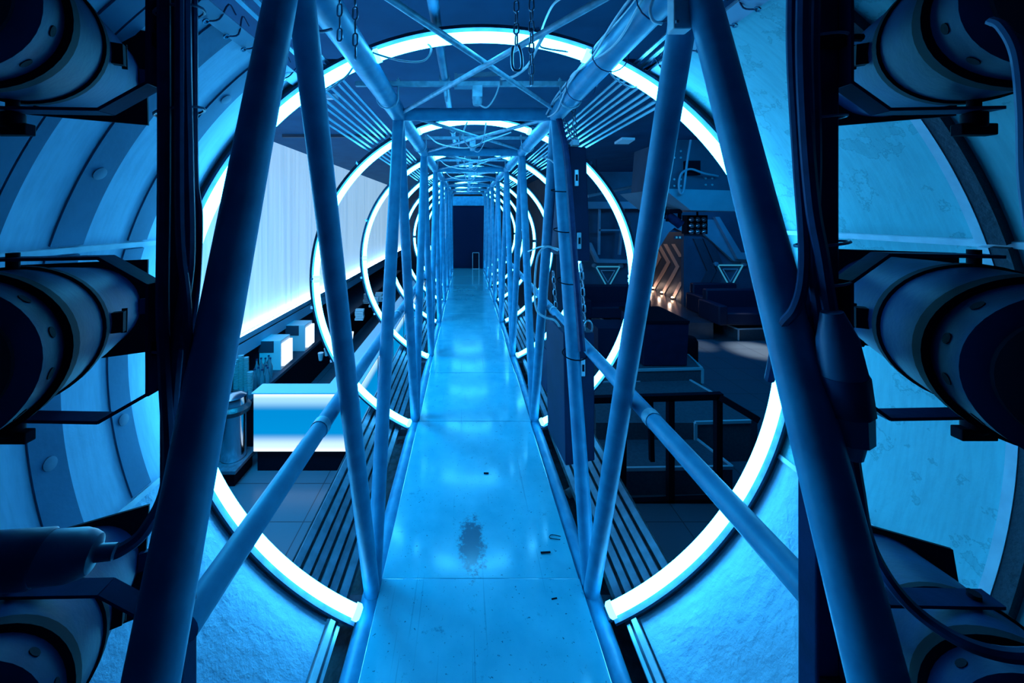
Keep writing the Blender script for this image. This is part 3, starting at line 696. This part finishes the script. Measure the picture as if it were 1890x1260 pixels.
hk = [S(948, 84, 1.1), S(945, 100, 1.1), S(946, 124, 1.1), S(954, 131, 1.1), S(963, 124, 1.1), S(962, 100, 1.1), S(957, 84, 1.1)]
tag(MB().path(curve_pts(hk, 4), .0045, 8).build('snap_hook', M['chain']), 'steel snap hook at the end of the chain above the walkway', 'hook')
chain(S(1020, 186, 2.2), S(1062, 262, 2.2), 'slanting chain from the right top chord to the hanging black case', L=.05, W=.028, r=.004)
chain(S(1057, 180, 2.2), S(1063, 266, 2.2), 'upright chain between the rails and the hanging black case', L=.05, W=.028, r=.004)
chain(S(1072, 486, 2.05), S(1078, 592, 2.05), 'chain linking the upper hanging black case to the lower one', L=.055, W=.03, r=.0045)
chain(S(1021, 500, 2.6), S(1027, 580, 2.6), 'chain behind the right posts with a loose lower end', L=.05, W=.028, r=.004)
tag(MB().path([S(1086 + 7 * math.cos(g), 604 + 13 * math.sin(g), 2.03) for g in [i * .5236 for i in range(12)]], .005, 8, closed=True).build('shackle', M['chain']), 'open steel shackle above the lower hanging black case', 'shackle')
chain(S(823, 375, 5.2), S(822, 440, 5.2), 'thin ball chain hanging by the left posts deep in the tunnel', L=.03, W=.018, r=.003)

# hanging black cases (long flat equipment cases)
def long_case(pts_front, Y, depth, label, handles):
    # pts_front: the near face corners in order tl,tr,br,bl
    c = sum((S(a, b, Y) for a, b in pts_front), Vector()) / 4
    t = thing('hanging_case', label, 'case', c)
    P = [S(a, b, Y) for a, b in pts_front]
    MB().prism(P, (-.02, depth, 0)).build('case_body', M['casing'], t, smooth=30, bevel=.006)
    for (hx, hy) in handles:
        p = S(hx, hy, Y - .006)
        h = MB().box(p, (.022, .012, .09)).build('latch', M['rail'], t, bevel=.003)
        MB().box(p + Vector((0, -.007, 0)), (.010, .006, .035)).build('catch', M['black'], h)
    return t, P
M['casing'] = mat('black_case_lacquer', (.006, .018, .06), .6, 0, .15, var=(.004, .013, .045), scale=6)
t, P = long_case([(1051, 270), (1082, 271), (1090, 482), (1058, 482)], 2.1, .5, 'long black case hung upright by chains right of the truss', [(1064, 328), (1069, 444)])
MB().bar(S(1047, 275, 2.12), S(1056, 480, 2.12), .012, .03).build('side_rail', M['rail'], t)
MB().box(S(1061, 264, 2.15), (.035, .05, .03)).build('lifting_eye', M['chain'], t)
long_case([(1040, 614), (1097, 614), (1098, 850), (1044, 860)], 2.0, .35, 'lower black case standing on the rails under the hanging one', [(1076, 678)])
t, P = long_case([(1012, 650), (1026, 650), (1024, 726), (1009, 726)], 3.0, .3, 'narrow black case with a pale label behind the right posts', [])
MB().box(S(1018, 664, 2.99), (.05, .004, .09)).build('label_plate', M['paper'], t)

# cables on the right top chord: pale bundle wound on it
chy = lambda px, py, off: S(px, py, off)
for j, (ra, ph, lab) in enumerate(((.058, 0, 'pale cable wound along the right top chord'), (.062, 1.4, 'second pale cable spiralling round the right top chord'), (.056, 2.9, 'thin pale lead lying under the other cables on the right top chord'))):
    pts = []
    for i in range(46):
        y = .55 + i * .036; g = 2.3 + ph * .35 + .5 * math.sin(i * .28 + ph); pts.append((XR + ra * math.cos(g), y, ZT + ra * math.sin(g)))
    cable(pts, .0055 - .0008 * j, lab, 'white_cable', seg=2)
for j, y in enumerate((1.0, 1.35, 1.7)):
    pts = [(XR + .066 * math.cos(g), y, ZT + .066 * math.sin(g)) for g in [i * math.pi / 9 for i in range(18)]]
    tag(MB().path(pts, .002, 5, closed=True).build('cable_tie', M['cable']), f'thin cable tie round the right top chord, {["nearest the camera", "middle one", "farthest one"][j]}', 'cable tie')
# loose leads near the ring tops
cable([ap(-19.5, RR, 1.43), S(690, 98, 1.42), S(740, 112, 1.4), S(782, 112, 1.4), S(796, 90, 1.42), S(780, 78, 1.44), S(750, 84, 1.44)], .0035, 'thin lead looping from the left end of the top tube of the nearest ring', 'white_cable')
cable([ap(-25, RR, 1.44), S(640, 140, 1.4), S(615, 160, 1.4), S(598, 168, 1.42)], .0035, 'thin lead hanging from the upper left tube of the nearest ring', 'white_cable')
cable([ap(19, RR, 1.44), S(1010, 90, 1.42), S(996, 82, 1.42), S(1000, 55, 1.4), S(1020, 10, 1.1), S(1050, -10, 1.0)], .0035, 'thin lead rising from the right end of the top tube', 'white_cable')
cable([S(1012, 50, 1.2), S(990, 90, 1.3), S(975, 120, 1.5), S(950, 140, 1.7), S(925, 146, 1.84)], .006, 'pale cable sagging from the roof brace to the nearest lamp holder', 'white_cable')
cable([ap(25.5, RR, 1.44), S(1130, 140, 1.42), S(1160, 160, 1.42), S(1175, 160, 1.44)], .003, 'thin lead under the upper right tube of the nearest ring', 'white_cable')
cable([S(545, 30, .9), S(560, 50, .95), S(590, 58, 1.0), S(612, 54, 1.05)], .004, 'thin dark lead looping between the left tubes at the top edge')
cable([S(1205, 0, .95), S(1200, 20, .95), S(1206, 38, .95), S(1222, 44, .95)], .004, 'thin dark lead looping by the right tubes at the top edge', 'white_cable')
for j, (y, lab) in enumerate(((2.75, 'lead hanging in a loop below the second ring top'), (4.06, 'tangle of leads below the third ring top'), (5.37, 'leads drooping below the fourth ring top'))):
    cable([(.02, y, .70), (-.02, y - .05, .56), (.04, y - .08, .47), (.12, y - .05, .53), (.15, y, .70)], .005, lab, 'white_cable')
    cable([(-.3, y + .2, .62), (-.2, y + .15, .54), (0, y + .1, .50), (.15, y + .15, .56), (.35, y + .2, .64)], .005, 'crosswise ' + lab, 'white_cable')
cable([S(986, 300, 2.3), S(1000, 290, 2.25), S(1022, 300, 2.2), S(1035, 330, 2.15), S(1045, 345, 2.1), S(1052, 325, 2.08), S(1048, 315, 2.08)], .005, 'thin lead looping from the right post to the hanging case', 'white_cable')
cable([S(975, 464, 2.6), S(1000, 455, 2.4), S(1025, 458, 2.15), S(1035, 462, 2.1)], .005, 'thin lead crossing behind the right posts at mid height', 'white_cable')
cable([S(1030, 462, 2.1), S(1008, 455, 2.1), S(992, 475, 2.1), S(987, 530, 2.1), S(990, 570, 2.1), S(1005, 585, 2.1), S(1025, 592, 2.1), S(1040, 615, 2.1), S(1052, 625, 2.0)], .006, 'pale cable bowing round the right post down to the lower case', 'white_cable')
cable([(XR + .0, 2.10, .53), (XR + .01, 1.98, .30), (XR + .012, 1.85, -.18), (XR + .012, 1.72, -.62)], .017, 'thick black cable sleeve tied to the right post above the lower case')
for j, (y, z) in enumerate(((2.04, .13), (1.98, -.08), (1.9, -.33), (1.80, -.66))):
    pts = [(XR + .056 * math.cos(g), y + .056 * math.sin(g), z + .01 * math.sin(g)) for g in [i * math.pi / 9 for i in range(18)]]
    tag(MB().path(pts, .003, 5, closed=True).build('cable_tie', M['black']), f'black tie round the right post, {["topmost", "second from the top", "third from the top", "lowest"][j]}', 'cable tie')

# ------------------------------------------------------------------ tunnel end
tag(MB().bbox((-.9, YE + .05, -1.56), (1.0, YE + .10, .26)).build('dark_doorway_1', M['black'], smooth=0), kind='structure')
o = bpy.data.objects['dark_doorway_1']; o.data.materials[0] = mat('unlit_doorway', (.002, .010, .035), .9, 0, .1)  # dark sheet standing in for the unlit room past the walkway
tag(MB().bbox((XL, YE + .0, .26), (XR, YE + .04, .53)).build('trim_7', M['steel'], smooth=0), kind='structure')
t = thing('framed_case', 'small dark case with a pale outlined edge standing at the far end of the walkway', 'case', (.28, YE - .1, -1.54))
MB().bbox((.19, YE - .12, -1.54), (.37, YE - .04, -1.08)).build('body', M['black'], t)
fm = MB(); x0, x1, z0, z1, yy = .19, .37, -1.54, -1.08, YE - .13
for a, b in (((x0, z0), (x1, z0)), ((x1, z0), (x1, z1)), ((x1, z1), (x0, z1)), ((x0, z1), (x0, z0))): fm.bar((a[0], yy, a[1]), (b[0], yy, b[1]), .012, .014, up=(0, 1, 0))
fm.build('edge_frame', M['nosing'], t)

# ------------------------------------------------------------------ bar on the left
t = thing('bar_counter', 'long bar counter with glowing blue-white acrylic front and end', 'bar', (-2.1, 7.5, FL))
BY = 5.0; bx0, bx1 = -2.80, -1.47
MB().bbox((bx0 + .03, BY + .04, FL), (bx1 - .05, 5.24, -3.12)).bbox((bx1 - .36, 5.24, FL), (bx1 - .05, 13.5, -3.12)).build('plinth', M['black'], t, smooth=0)
MB().bbox((bx0, BY, -3.12), (bx1, BY + .03, -2.36)).build('lit_end_panel', M['bar_face'], t, smooth=0)
MB().bbox((bx1 - .03, BY + .03, -3.12), (bx1, 13.5, -2.36)).build('lit_front_panel', M['bar_face'], t, smooth=0)
MB().bbox((bx0, BY + .03, -3.12), (bx0 + .03, 5.26, -2.36)).bbox((bx0, 5.24, -3.12), (bx1 - .38, 5.26, -2.36)).bbox((bx1 - .40, 5.24, -3.12), (bx1 - .38, 13.5, -2.36)).build('rear_panel', M['black'], t, smooth=0)
MB().prism([(bx0 - .02, BY - .02, -2.36), (bx1 + .02, BY - .02, -2.36), (bx1 + .02, 13.52, -2.36), (bx1 - .42, 13.52, -2.36), (bx1 - .42, 5.26, -2.36), (bx0 - .02, 5.26, -2.36)], (0, 0, .02)).build('counter_top', M['bar_top'], t, smooth=0, bevel=.006)
e = MB()
for y in (5.0, 6.3, 7.6, 8.9, 10.2, 11.4): e.bbox((bx1, y, -3.12), (bx1 + .012, y + .03, -2.36))
e.build('corner_strip', M['nosing'], t, smooth=0)
# led strip washing the wall
o = MB().bbox((WX + .06, 1.6, -1.965), (WX + .09, 21.8, -1.945)).build('led_strip', M['led'], smooth=0); tag(o, 'long glowing strip of light along the foot of the pale left wall', 'light strip')
o = MB().bbox((WX + .20, 1.2, -2.0), (WX + .22, 22, -1.90)).build('trim_3', M['pale_panel'], smooth=0); tag(o, kind='structure')
# back counter
t = thing('back_counter', 'dark counter along the wall behind the bar, below the lit wall', 'counter', (-3.9, 7, FL))
MB().bbox((-4.44, 5.3, FL), (-3.13, 18.0, -2.70)).build('body', M['black'], t, smooth=0)
MB().bbox((-4.44, 5.25, -2.70), (-3.08, 18.05, -2.65)).build('worktop', M['dark'], t, smooth=0)
t = thing('side_shelf', 'low dark shelf unit left of the lit bar end', 'shelf', (-3.4, 5.15, FL))
MB().bbox((-4.2, 4.7, -3.22), (-2.86, 5.2, -3.18)).build('shelf_board', M['rail_dark'], t, smooth=0)
MB().bbox((-4.2, 4.75, FL), (-2.9, 5.15, -3.22)).build('base', M['black'], t, smooth=0)
# steel bin
p = S(431, 0, 4.98); p.z = -3.18
t = thing('steel_bin', 'tall brushed steel bin with a dark liner, left of the lit bar end', 'bin', p)
MB().lathe([(.14, 0), (.15, .02), (.15, .62), (.145, .62)], p, (0, 0, 1), 32).build('bin_body', M['chrome'], t)
MB().lathe([(.13, .62), (.19, .60), (.21, .66), (.18, .70), (.155, .71), (.15, .68)], p, (0, 0, 1), 26).build('liner', M['bag'], t)
MB().lathe([(.155, .70), (.165, .72), (.15, .80), (.09, .84), (.0, .845)], p, (0, 0, 1), 28).build('lid', M['chrome'], t)
# fridges / dispensers on the back counter
for i, (px, Y, wl) in enumerate(((508, 6.6, 'nearer'), (553, 7.5, 'farther'))):
    p = S(px, 0, Y); p.z = -2.65
    t = thing('drinks_cooler', f'{wl} white drinks dispenser with a glowing front on the back counter', 'dispenser', p)
    MB().bbox((p.x - .20, Y - .15, -2.65), (p.x + .17, Y + .2, -2.14)).build('body', M['paper'], t, smooth=0, bevel=.01)
    MB().bbox((p.x + .17, Y - .13, -2.58), (p.x + .22, Y + .18, -2.20)).build('lit_front', M['bin_lit'], t, smooth=0)
    MB().bbox((p.x - .205, Y - .16, -2.34), (p.x + .05, Y - .15, -2.15)).build('dark_panel', M['dark'], t, smooth=0)
# bottles and cup stacks
proto = None
spots = [(470, 5.75), (477, 5.9), (484, 5.8), (491, 6.0), (494, 5.85), (482, 6.2), (474, 6.1), (490, 6.3), (499, 6.15), (496, 6.4)]
bn = ['leftmost of the cluster', 'second from the left', 'at the front middle', 'beside the nearer dispenser', 'at the front right', 'behind the front row', 'at the back left', 'tallest at the back', 'at the right end of the cluster', 'deepest of the cluster']
for i, (px, Y) in enumerate(spots):
    p = S(px, 0, Y); p.z = -2.65; h = random.uniform(.9, 1.15)
    if proto is None:
        t = thing('bottle', '', 'bottle', p, 'bottles on the back counter')
        MB().lathe([(.034, 0), (.036, .01), (.036, .17), (.014, .23), (.013, .28)], p, (0, 0, 1), 14).build('bottle_body', M['glass'], t)
        MB().lathe([(.016, .28), (.016, .30), (0, .302)], p, (0, 0, 1), 10).build('cap', M['cable'], t); proto = t
    else: t = copy_tree(proto)
    t.location = p + Vector((0, 0, ZC)); t.scale = (1, 1, h); t['label'] = f'glass bottle on the back counter, {bn[i]}'
for i, (px, Y, h) in enumerate(((436, 5.62, .46), (445, 5.66, .50), (454, 5.70, .44), (462, 5.6, .28))):
    p = S(px, 0, Y); p.z = -2.65; m = MB(); k = 0
    m.lathe([(.030, 0), (.036, .08)], p, (0, 0, 1), 16)
    z = .02
    while z < h: m.lathe([(.036, z + .06), (.040, z + .064), (.040, z + .07), (.036, z + .072)], p, (0, 0, 1), 16); z += .022
    tag(m.build('cup_stack', M['cup']), f'tower of clear plastic cups, {["leftmost", "second", "third", "short rightmost"][i]} at the near end of the back counter', 'cups', 'cup towers on the back counter')
# things on the bar top and beyond
for i, (px, py, Y) in enumerate(((592, 700, 6.1), (603, 702, 6.3))):
    p = S(px, 0, Y); p.z = -2.34
    tag(MB().lathe([(.03, 0), (.045, .12), (.047, .12)], p, (0, 0, 1), 14).build('cup', M['cup']), ['clear cup on the bar behind the front corner, left of two', 'clear cup on the bar behind the front corner, right of two'][i], 'cup')
for i, (px, Y, s) in enumerate(((664, 8.4, 1.0), (690, 9.6, 1.2), (700, 10.2, 1.0), (680, 10.0, 1.3))):
    p = S(px, 0, Y); p.z = -2.34; w_ = .09 * s
    m = MB(); 
    for j in range(5): m.box(p + Vector((random.uniform(-.02, .02), 0, .03 + j * .05)), (w_ * 2, w_, .045))
    tag(m.build('carton', M['paper'] if i != 3 else M['glass'], smooth=0), ['small pale carton stack on the bar beside the left posts', 'tall stack of pale cartons on the bar', 'stack of cartons behind the tall one on the bar', 'glassy stack of jars on the bar'][i], 'carton')
tag(MB().bar(S(836, 0, 1) * 0 + S(645, 648, 7.5), S(650, 612, 7.5), .05, .05, up=(0, 1, 0)).build('menu_light', M['bin_lit']), 'small upright glowing menu stand on the bar', 'light')

# ------------------------------------------------------------------ club side on the right
# big suspended air box
def box_px(m, pts, Y, d): m.prism(PY(pts, Y), (0, d, 0)); return m
t = thing('air_duct', 'large pale suspended air duct box under the ceiling on the right', 'duct', S(1300, 390, 7))
box_px(MB(), [(1225, 348), (1368, 352), (1368, 352), (1372, 390), (1275, 388)], 7.0, 2.0).build('lower_box', M['pale_panel'], t, smooth=0)
box_px(MB(), [(1232, 255), (1330, 258), (1368, 352), (1225, 348)], 7.1, 1.4).build('upper_box', M['navy'], t, smooth=0)
for cx, cy in ((1250, 285), (1250, 345 - 8), (1308, 335)):
    for i in range(2):
        for j in range(2): MB().lathe([(.02, 0), (.02, .015)], S(cx - 6 + 12 * i, cy - 6 + 12 * j, 7.09), (0, -1, 0), 8).build('rivet', M['rail'], t)
MB().box(S(1277, 310, 7.05), (.26, .1, .26)).build('service_hatch', M['black'], t)
cable([S(1275, 258, 6.9), S(1268, 300, 6.9), S(1262, 350, 6.9), S(1256, 356, 6.9), S(1253, 340, 6.9), S(1258, 320, 6.9), S(1275, 312, 6.9), S(1300, 320, 6.9), S(1325, 325, 7.0)], .02, 'pale cable looping on the face of the air duct', 'pale_panel')
# blinder with nine lamps
t = thing('blinder_lamp', 'square black lamp with nine round lenses in three rows', 'stage lamp', S(1287, 430, 8))
box_px(MB(), [(1269, 397), (1306, 397), (1306, 432), (1268, 432)], 8.0, .2).build('housing', M['black'], t)
for i in range(3):
    for j in range(3):
        MB().lathe([(.055, 0), (.05, .03), (.025, .055), (0, .062)], S(1276 + 11.3 * i, 405 + 11 * j, 7.99), (0, -1, 0), 16).build('lens', M['lens'], t)
MB().tube(S(1287, 399, 8.1), Vector((S(1287, 398, 8.1).x, 8.1, .08)), .02, 8).build('hanger', M['black'], t)
l = bpy.data.lights.new('blinder_glow', 'POINT'); l.energy = 6; l.color = (.5, .75, 1); l.shadow_soft_size = .1
o = bpy.data.objects.new('blinder_glow', l); C.objects.link(o); o.location = S(1287, 380, 7.2) + Vector((0, 0, ZC))
# lighting bar and moving heads
t = thing('lighting_bar', 'slanting pale lighting bar hung below the ceiling on the right', 'bar', S(1150, 350, 9.6))
MB().tube(S(1085, 362, 9.6), S(1215, 335, 9.6), .04, 10).build('bar', M['pale_panel'], t)
for a, b in ((1100, 359), (1200, 338)): MB().tube(S(a, b, 9.6), Vector((S(a, b, 9.6).x, 9.6, CE)), .012, 6).build('drop_wire', M['cable'], t)
for i, (px, py, Y, a) in enumerate(((1215, 400, 7.6, -1), (1243, 405, 7.4, 1))):
    t = thing('moving_head', f'dark moving spotlight hanging {"left" if i == 0 else "right"} of the pair beside the air duct', 'spotlight', S(px, py, Y))
    c = S(px, py, Y)
    MB().box(c + Vector((0, 0, .16)), (.24, .2, .08)).build('base', M['black'], t, bevel=.01)
    MB().box(c + Vector((-.12, 0, .06)), (.03, .08, .2)).box(c + Vector((.12, 0, .06)), (.03, .08, .2)).build('arm', M['black'], t)
    MB().lathe([(.05, -.16), (.085, -.12), (.085, .12), (.09, .17), (.07, .17)], c, (a * .7, -.2, -.6), 18).build('head', M['can'], t)
# pale portal beams on the back wall
g = MB()
g.prism(PY([(1040, 372), (1215, 372), (1215, 385), (1040, 385)], FY - .4), (0, .35, 0))
tag(g.build('trim_4', M['pale_panel'], smooth=0), kind='structure')
g = MB()
g.prism(PY([(1262, 405), (1320, 405), (1362, 470), (1420, 480), (1420, 486), (1355, 482), (1300, 432), (1262, 430)], FY - .15), (0, .14, 0))
g.prism(PY([(1320, 400), (1328, 400), (1368, 466), (1440, 470), (1440, 482), (1362, 478)], FY - .3), (0, .14, 0))
tag(g.build('trim_5', M['pale_panel'], smooth=0), kind='structure')
g = MB()
g.prism(PY([(1086, 448), (1092, 448), (1106, 478), (1166, 480), (1166, 486), (1102, 485)], FY - .3), (0, .25, 0))
g.prism(PY([(1106, 385), (1109, 385), (1108, 470), (1104, 470)], FY - .3), (0, .1, 0)); g.prism(PY([(1150, 385), (1153, 385), (1146, 470), (1142, 470)], FY - .3), (0, .1, 0)); g.prism(PY([(1106, 423), (1150, 423), (1150, 426), (1106, 426)], FY - .3), (0, .1, 0))
tag(g.build('trim_6', M['pale_panel'], smooth=0), kind='structure')
# chevrons embossed on the navy wall
for i, x in enumerate((1300, 1318)):
    g = MB(); g.prism(PY([(x - 20, 440), (x - 4, 440), (x + 22, 500), (x - 8, 560), (x - 24, 560), (x + 6, 500)], FY - .06), (0, .055, 0))
    tag(g.build('chevron_relief', M['dark'], smooth=0), f'large dark raised chevron on the wall beside the corridor, {["left", "right"][i]} one', 'wall decoration')
# triangle lamps
for i, (px, py, s) in enumerate(((1122, 508, 1.0), (1348, 506, 1.05))):
    Y = FY - .08
    t = thing('triangle_lamp', f'downward pointing triangle of dim cyan tubes on the wall {["left", "right"][i]} of the corridor', 'lamp', S(px, py, Y))
    o_ = [(px - 22 * s, py - 16 * s), (px + 22 * s, py - 16 * s), (px, py + 24 * s)]
    i_ = [(px - 13 * s, py - 9 * s), (px + 13 * s, py - 9 * s), (px, py + 13 * s)]
    for tri, mm, nm in ((o_, 'neon', 'outer_tube'), (i_, 'nosing', 'inner_tube')):
        for a in range(3): MB().tube(S(*tri[a], Y), S(*tri[(a + 1) % 3], Y), .022 if nm == 'outer_tube' else .014, 8).build(nm, M[mm], t)
    for sx in (-1, 1): MB().lathe([(.07, -.07), (.07, .03), (.05, .04)], S(px + sx * 25 * s, py - 18 * s, Y), (0, -1, 0), 14).build('bracket_disc', M['pale_panel'], t)
# ceiling panel lamp
t = thing('ceiling_panel', 'small pale rectangular lamp on the dark ceiling at right', 'light', S(1155, 256, 6.5))
MB().prism([S(1134, 262, 6.9), S(1160, 262, 6.9), S(1172, 254, 6.6), S(1148, 253, 6.6)], (0, 0, -.04)).build('diffuser', M['white_lamp'], t, smooth=0)
tag(MB().bbox((-2.6, 4.4, CE - .05), (-1.5, 4.46, CE)).build('ceiling_strip', M['white_lamp'], smooth=0), 'thin pale strip on the ceiling at upper left, nearer one', 'light')
tag(MB().bbox((-3.2, 6.6, CE - .05), (-1.4, 6.66, CE)).build('ceiling_strip', M['dark'], smooth=0), 'thin dark beam on the ceiling at upper left, farther one', 'beam')

# platforms
def platform(pts, h0, h1, label, nosing=(0, 1), name='platform', m='carpet', cat='platform'):
    # pts: floor plan corners as (x, y); top at FL+h1
    P = [Vector((a, b, FL + h0)) for a, b in pts]
    t = thing(name, label, cat, (sum(p.x for p in P) / len(P), sum(p.y for p in P) / len(P), FL + h0))
    MB().prism(P, (0, 0, h1 - h0)).build('body', M[m], t, smooth=0)
    for a, b in nosing:
        p, q = P[a] + Vector((0, 0, h1 - h0)), P[b] + Vector((0, 0, h1 - h0))
        MB().bar(p, q, .03, .04).build('nosing', M['nosing'], t)
    return t
def fp(px, py, h):   # floor-plan point seen at px,py lying at height h above floor
    Y = min((-(FL + h)) * F / (py - VY), 12.2); p = S(px, py, Y); return (p.x, p.y)
t = platform([fp(1100, 866, .32), fp(1352, 862, .32), fp(1280, 806, .32), fp(1100, 808, .32)], 0, .32, 'lowest carpeted step behind the black guard frame', ((0, 1), (1, 2)))
t = platform([fp(1283, 780, .55), fp(1385, 777, .55), fp(1398, 772, .55), fp(1272, 701, .55), fp(1100, 706, .55), fp(1100, 780, .55)], 0, .55, 'middle carpeted platform with white edging', ((0, 1), (2, 3), (3, 4)))
MB().bar((*fp(1283, 780, .55), FL + .30), (*fp(1283, 780, .55), FL + .55), .04, .04, up=(0, 1, 0)).build('corner_post', M['nosing'], t)
t = platform([fp(1170, 683, .75), fp(1296, 680, .75), fp(1270, 655, .75), fp(1150, 655, .75)], 0, .75, 'upper platform carrying the dark booth', ((0, 1), (1, 2)))
bp0 = fp(1296, 680, .75); MB().bar((*bp0, FL + .5), (*bp0, FL + .75), .04, .04, up=(0, 1, 0)).build('corner_post', M['nosing'], t)
# dark booth
t = thing('booth', 'dark square booth standing on the upper platform in front of the corridor', 'booth', S(1228, 678, 6.6))
bb = PY([(1190, 594), (1272, 594), (1268, 675), (1188, 675)], 6.62)
MB().prism(bb, (.0, 1.0, 0)).build('body', M['casing'], t, smooth=0, bevel=.01)
MB().prism(PY([(1187, 592), (1273, 592), (1273, 597), (1187, 597)], 6.6), (0, 1.05, 0)).build('top', M['black'], t, smooth=0)
MB().prism(PY([(1104, 606), (1186, 606), (1186, 664), (1104, 664)], 6.9), (0, .6, 0)).build('side_wing', M['sofa'], t, smooth=0)
p = S(1272, 640, 7.3)
tag(MB().lathe([(.12, -.3), (.15, -.25), (.15, .12), (.10, .2), (0, .22)], p, (0, 0, 1), 20).build('stool', M['black']), 'small dark stool beside the booth', 'stool')
# guard frame
t = thing('guard_rail', 'black square-section guard frame round the steps', 'railing', S(1230, 930, 4.5))
gy = 4.5
def gb(a, b, y0=gy, y1=gy, w_=.07): MB().bar(S(*a, y0), S(*b, y1), w_, w_, up=(0, 1, 0) if abs(a[1] - b[1]) > 40 else (0, 0, 1)).build('frame_bar', M['black'], t)
gb((1090, 737), (1332, 730)); gb((1100, 930), (1340, 921)); gb((1237, 735), (1237, 925)); gb((1325, 730), (1325, 923)); gb((1150, 735), (1148, 925))
gb((1326, 731), (1400, 775), gy, 4.3); gb((1326, 922), (1400, 930), gy, 4.3); gb((1200, 737), (1203, 850), gy, gy, .05)
# sofas with white-edged platforms
def sofa(pxa, pya, label, flip=1, s=1.0):
    x, y = fp(pxa, pya, 0); t = thing('sofa', label, 'sofa', (x, y, FL))
    w_ = 1.7 * s
    MB().bbox((x - w_ / 2, y - .4, FL + .12), (x + w_ / 2, y + .4, FL + .45)).build('seat', M['sofa'], t, bevel=.04)
    MB().bbox((x - w_ / 2, y + .3, FL + .12), (x + w_ / 2, y + .5, FL + .95)).build('backrest', M['sofa'], t, bevel=.04)
    for s_ in (-1, 1): MB().bbox((x + s_ * w_ / 2 - .12, y - .42, FL + .12), (x + s_ * w_ / 2 + .12, y + .5, FL + .65)).build('armrest', M['sofa'], t, bevel=.04)
    for a in (-1, 1):
        for b in (-1, 1): MB().box((x + a * (w_ / 2 - .1), y + b * .32, FL + .06), (.06, .06, .12)).build('leg', M['black'], t)
    return t
s1 = sofa(1350, 612, 'dark leather sofa on the raised ledge at far right'); s1.location.z += .32; s1.location.y -= .5
s2 = sofa(1305, 592, 'dark leather sofa left of the other, under the triangle lamp', s=.8); s2.location.z += .32; s2.location.y -= .7
s3 = sofa(1120, 600, 'dark leather sofa left of the booth, partly behind the posts'); s3.location.z += .3; s3.location.y -= .4
platform([fp(1286, 572, .3), fp(1322, 592, .3), fp(1362, 607, .3), fp(1450, 605, .3), fp(1450, 560, .3)], 0, .3, 'raised ledge with white edging under the far sofas', ((0, 1), (1, 2), (2, 3)))
x, y = fp(1362, 607, .3)
tag(MB().bar((x, y - .02, FL), (x, y - .02, FL + .3), .03, .03, up=(0, 1, 0)).build('edge_post', M['nosing']), 'short white vertical edge at the corner of the far ledge', 'edge strip')
platform([fp(1085, 560, .3), fp(1128, 598, .3), fp(1128, 575, .3), fp(1085, 545, .3)], 0, .3, 'raised ledge with a white edge left of the booth', ((0, 1),))
# exit sign above the corridor
t = thing('exit_sign', 'tiny dim sign above the corridor opening', 'sign', S(1252, 440, FY - .2))
MB().box(S(1252, 438, FY - .02), (.28, .04, .10)).build('sign_body', M['navy'], t)
MB().box(S(1249, 438, FY - .05), (.05, .01, .06)).box(S(1255, 438, FY - .05), (.05, .01, .06)).build('sign_marks', M['neon'], t)

# loose things lying in the trays beside the deck
for i in range(10):
    x = XR + random.uniform(.04, .17); y = 1.7 + i * .27; m = MB()
    m.box((x, y, -1.733), (random.uniform(.01, .05), random.uniform(.01, .06), .012), Matrix.Rotation(random.uniform(0, 3), 3, 'Z'))
    tag(m.build('debris', M['rail_dark'] if i % 2 else M['cablegrey']), 'small scrap lying in the dusty tray right of the walkway', 'debris', 'scraps in the right tray')
p = S(1030, 850, 2.6)
tag(MB().lathe([(.03, 0), (.028, .01), (.034, .07), (.037, .08)], (XR + .11, 2.35, -1.738), (.9, .3, .25), 14).build('crushed_cup', M['cup']), 'crumpled clear plastic cup lying in the tray right of the walkway', 'cup')
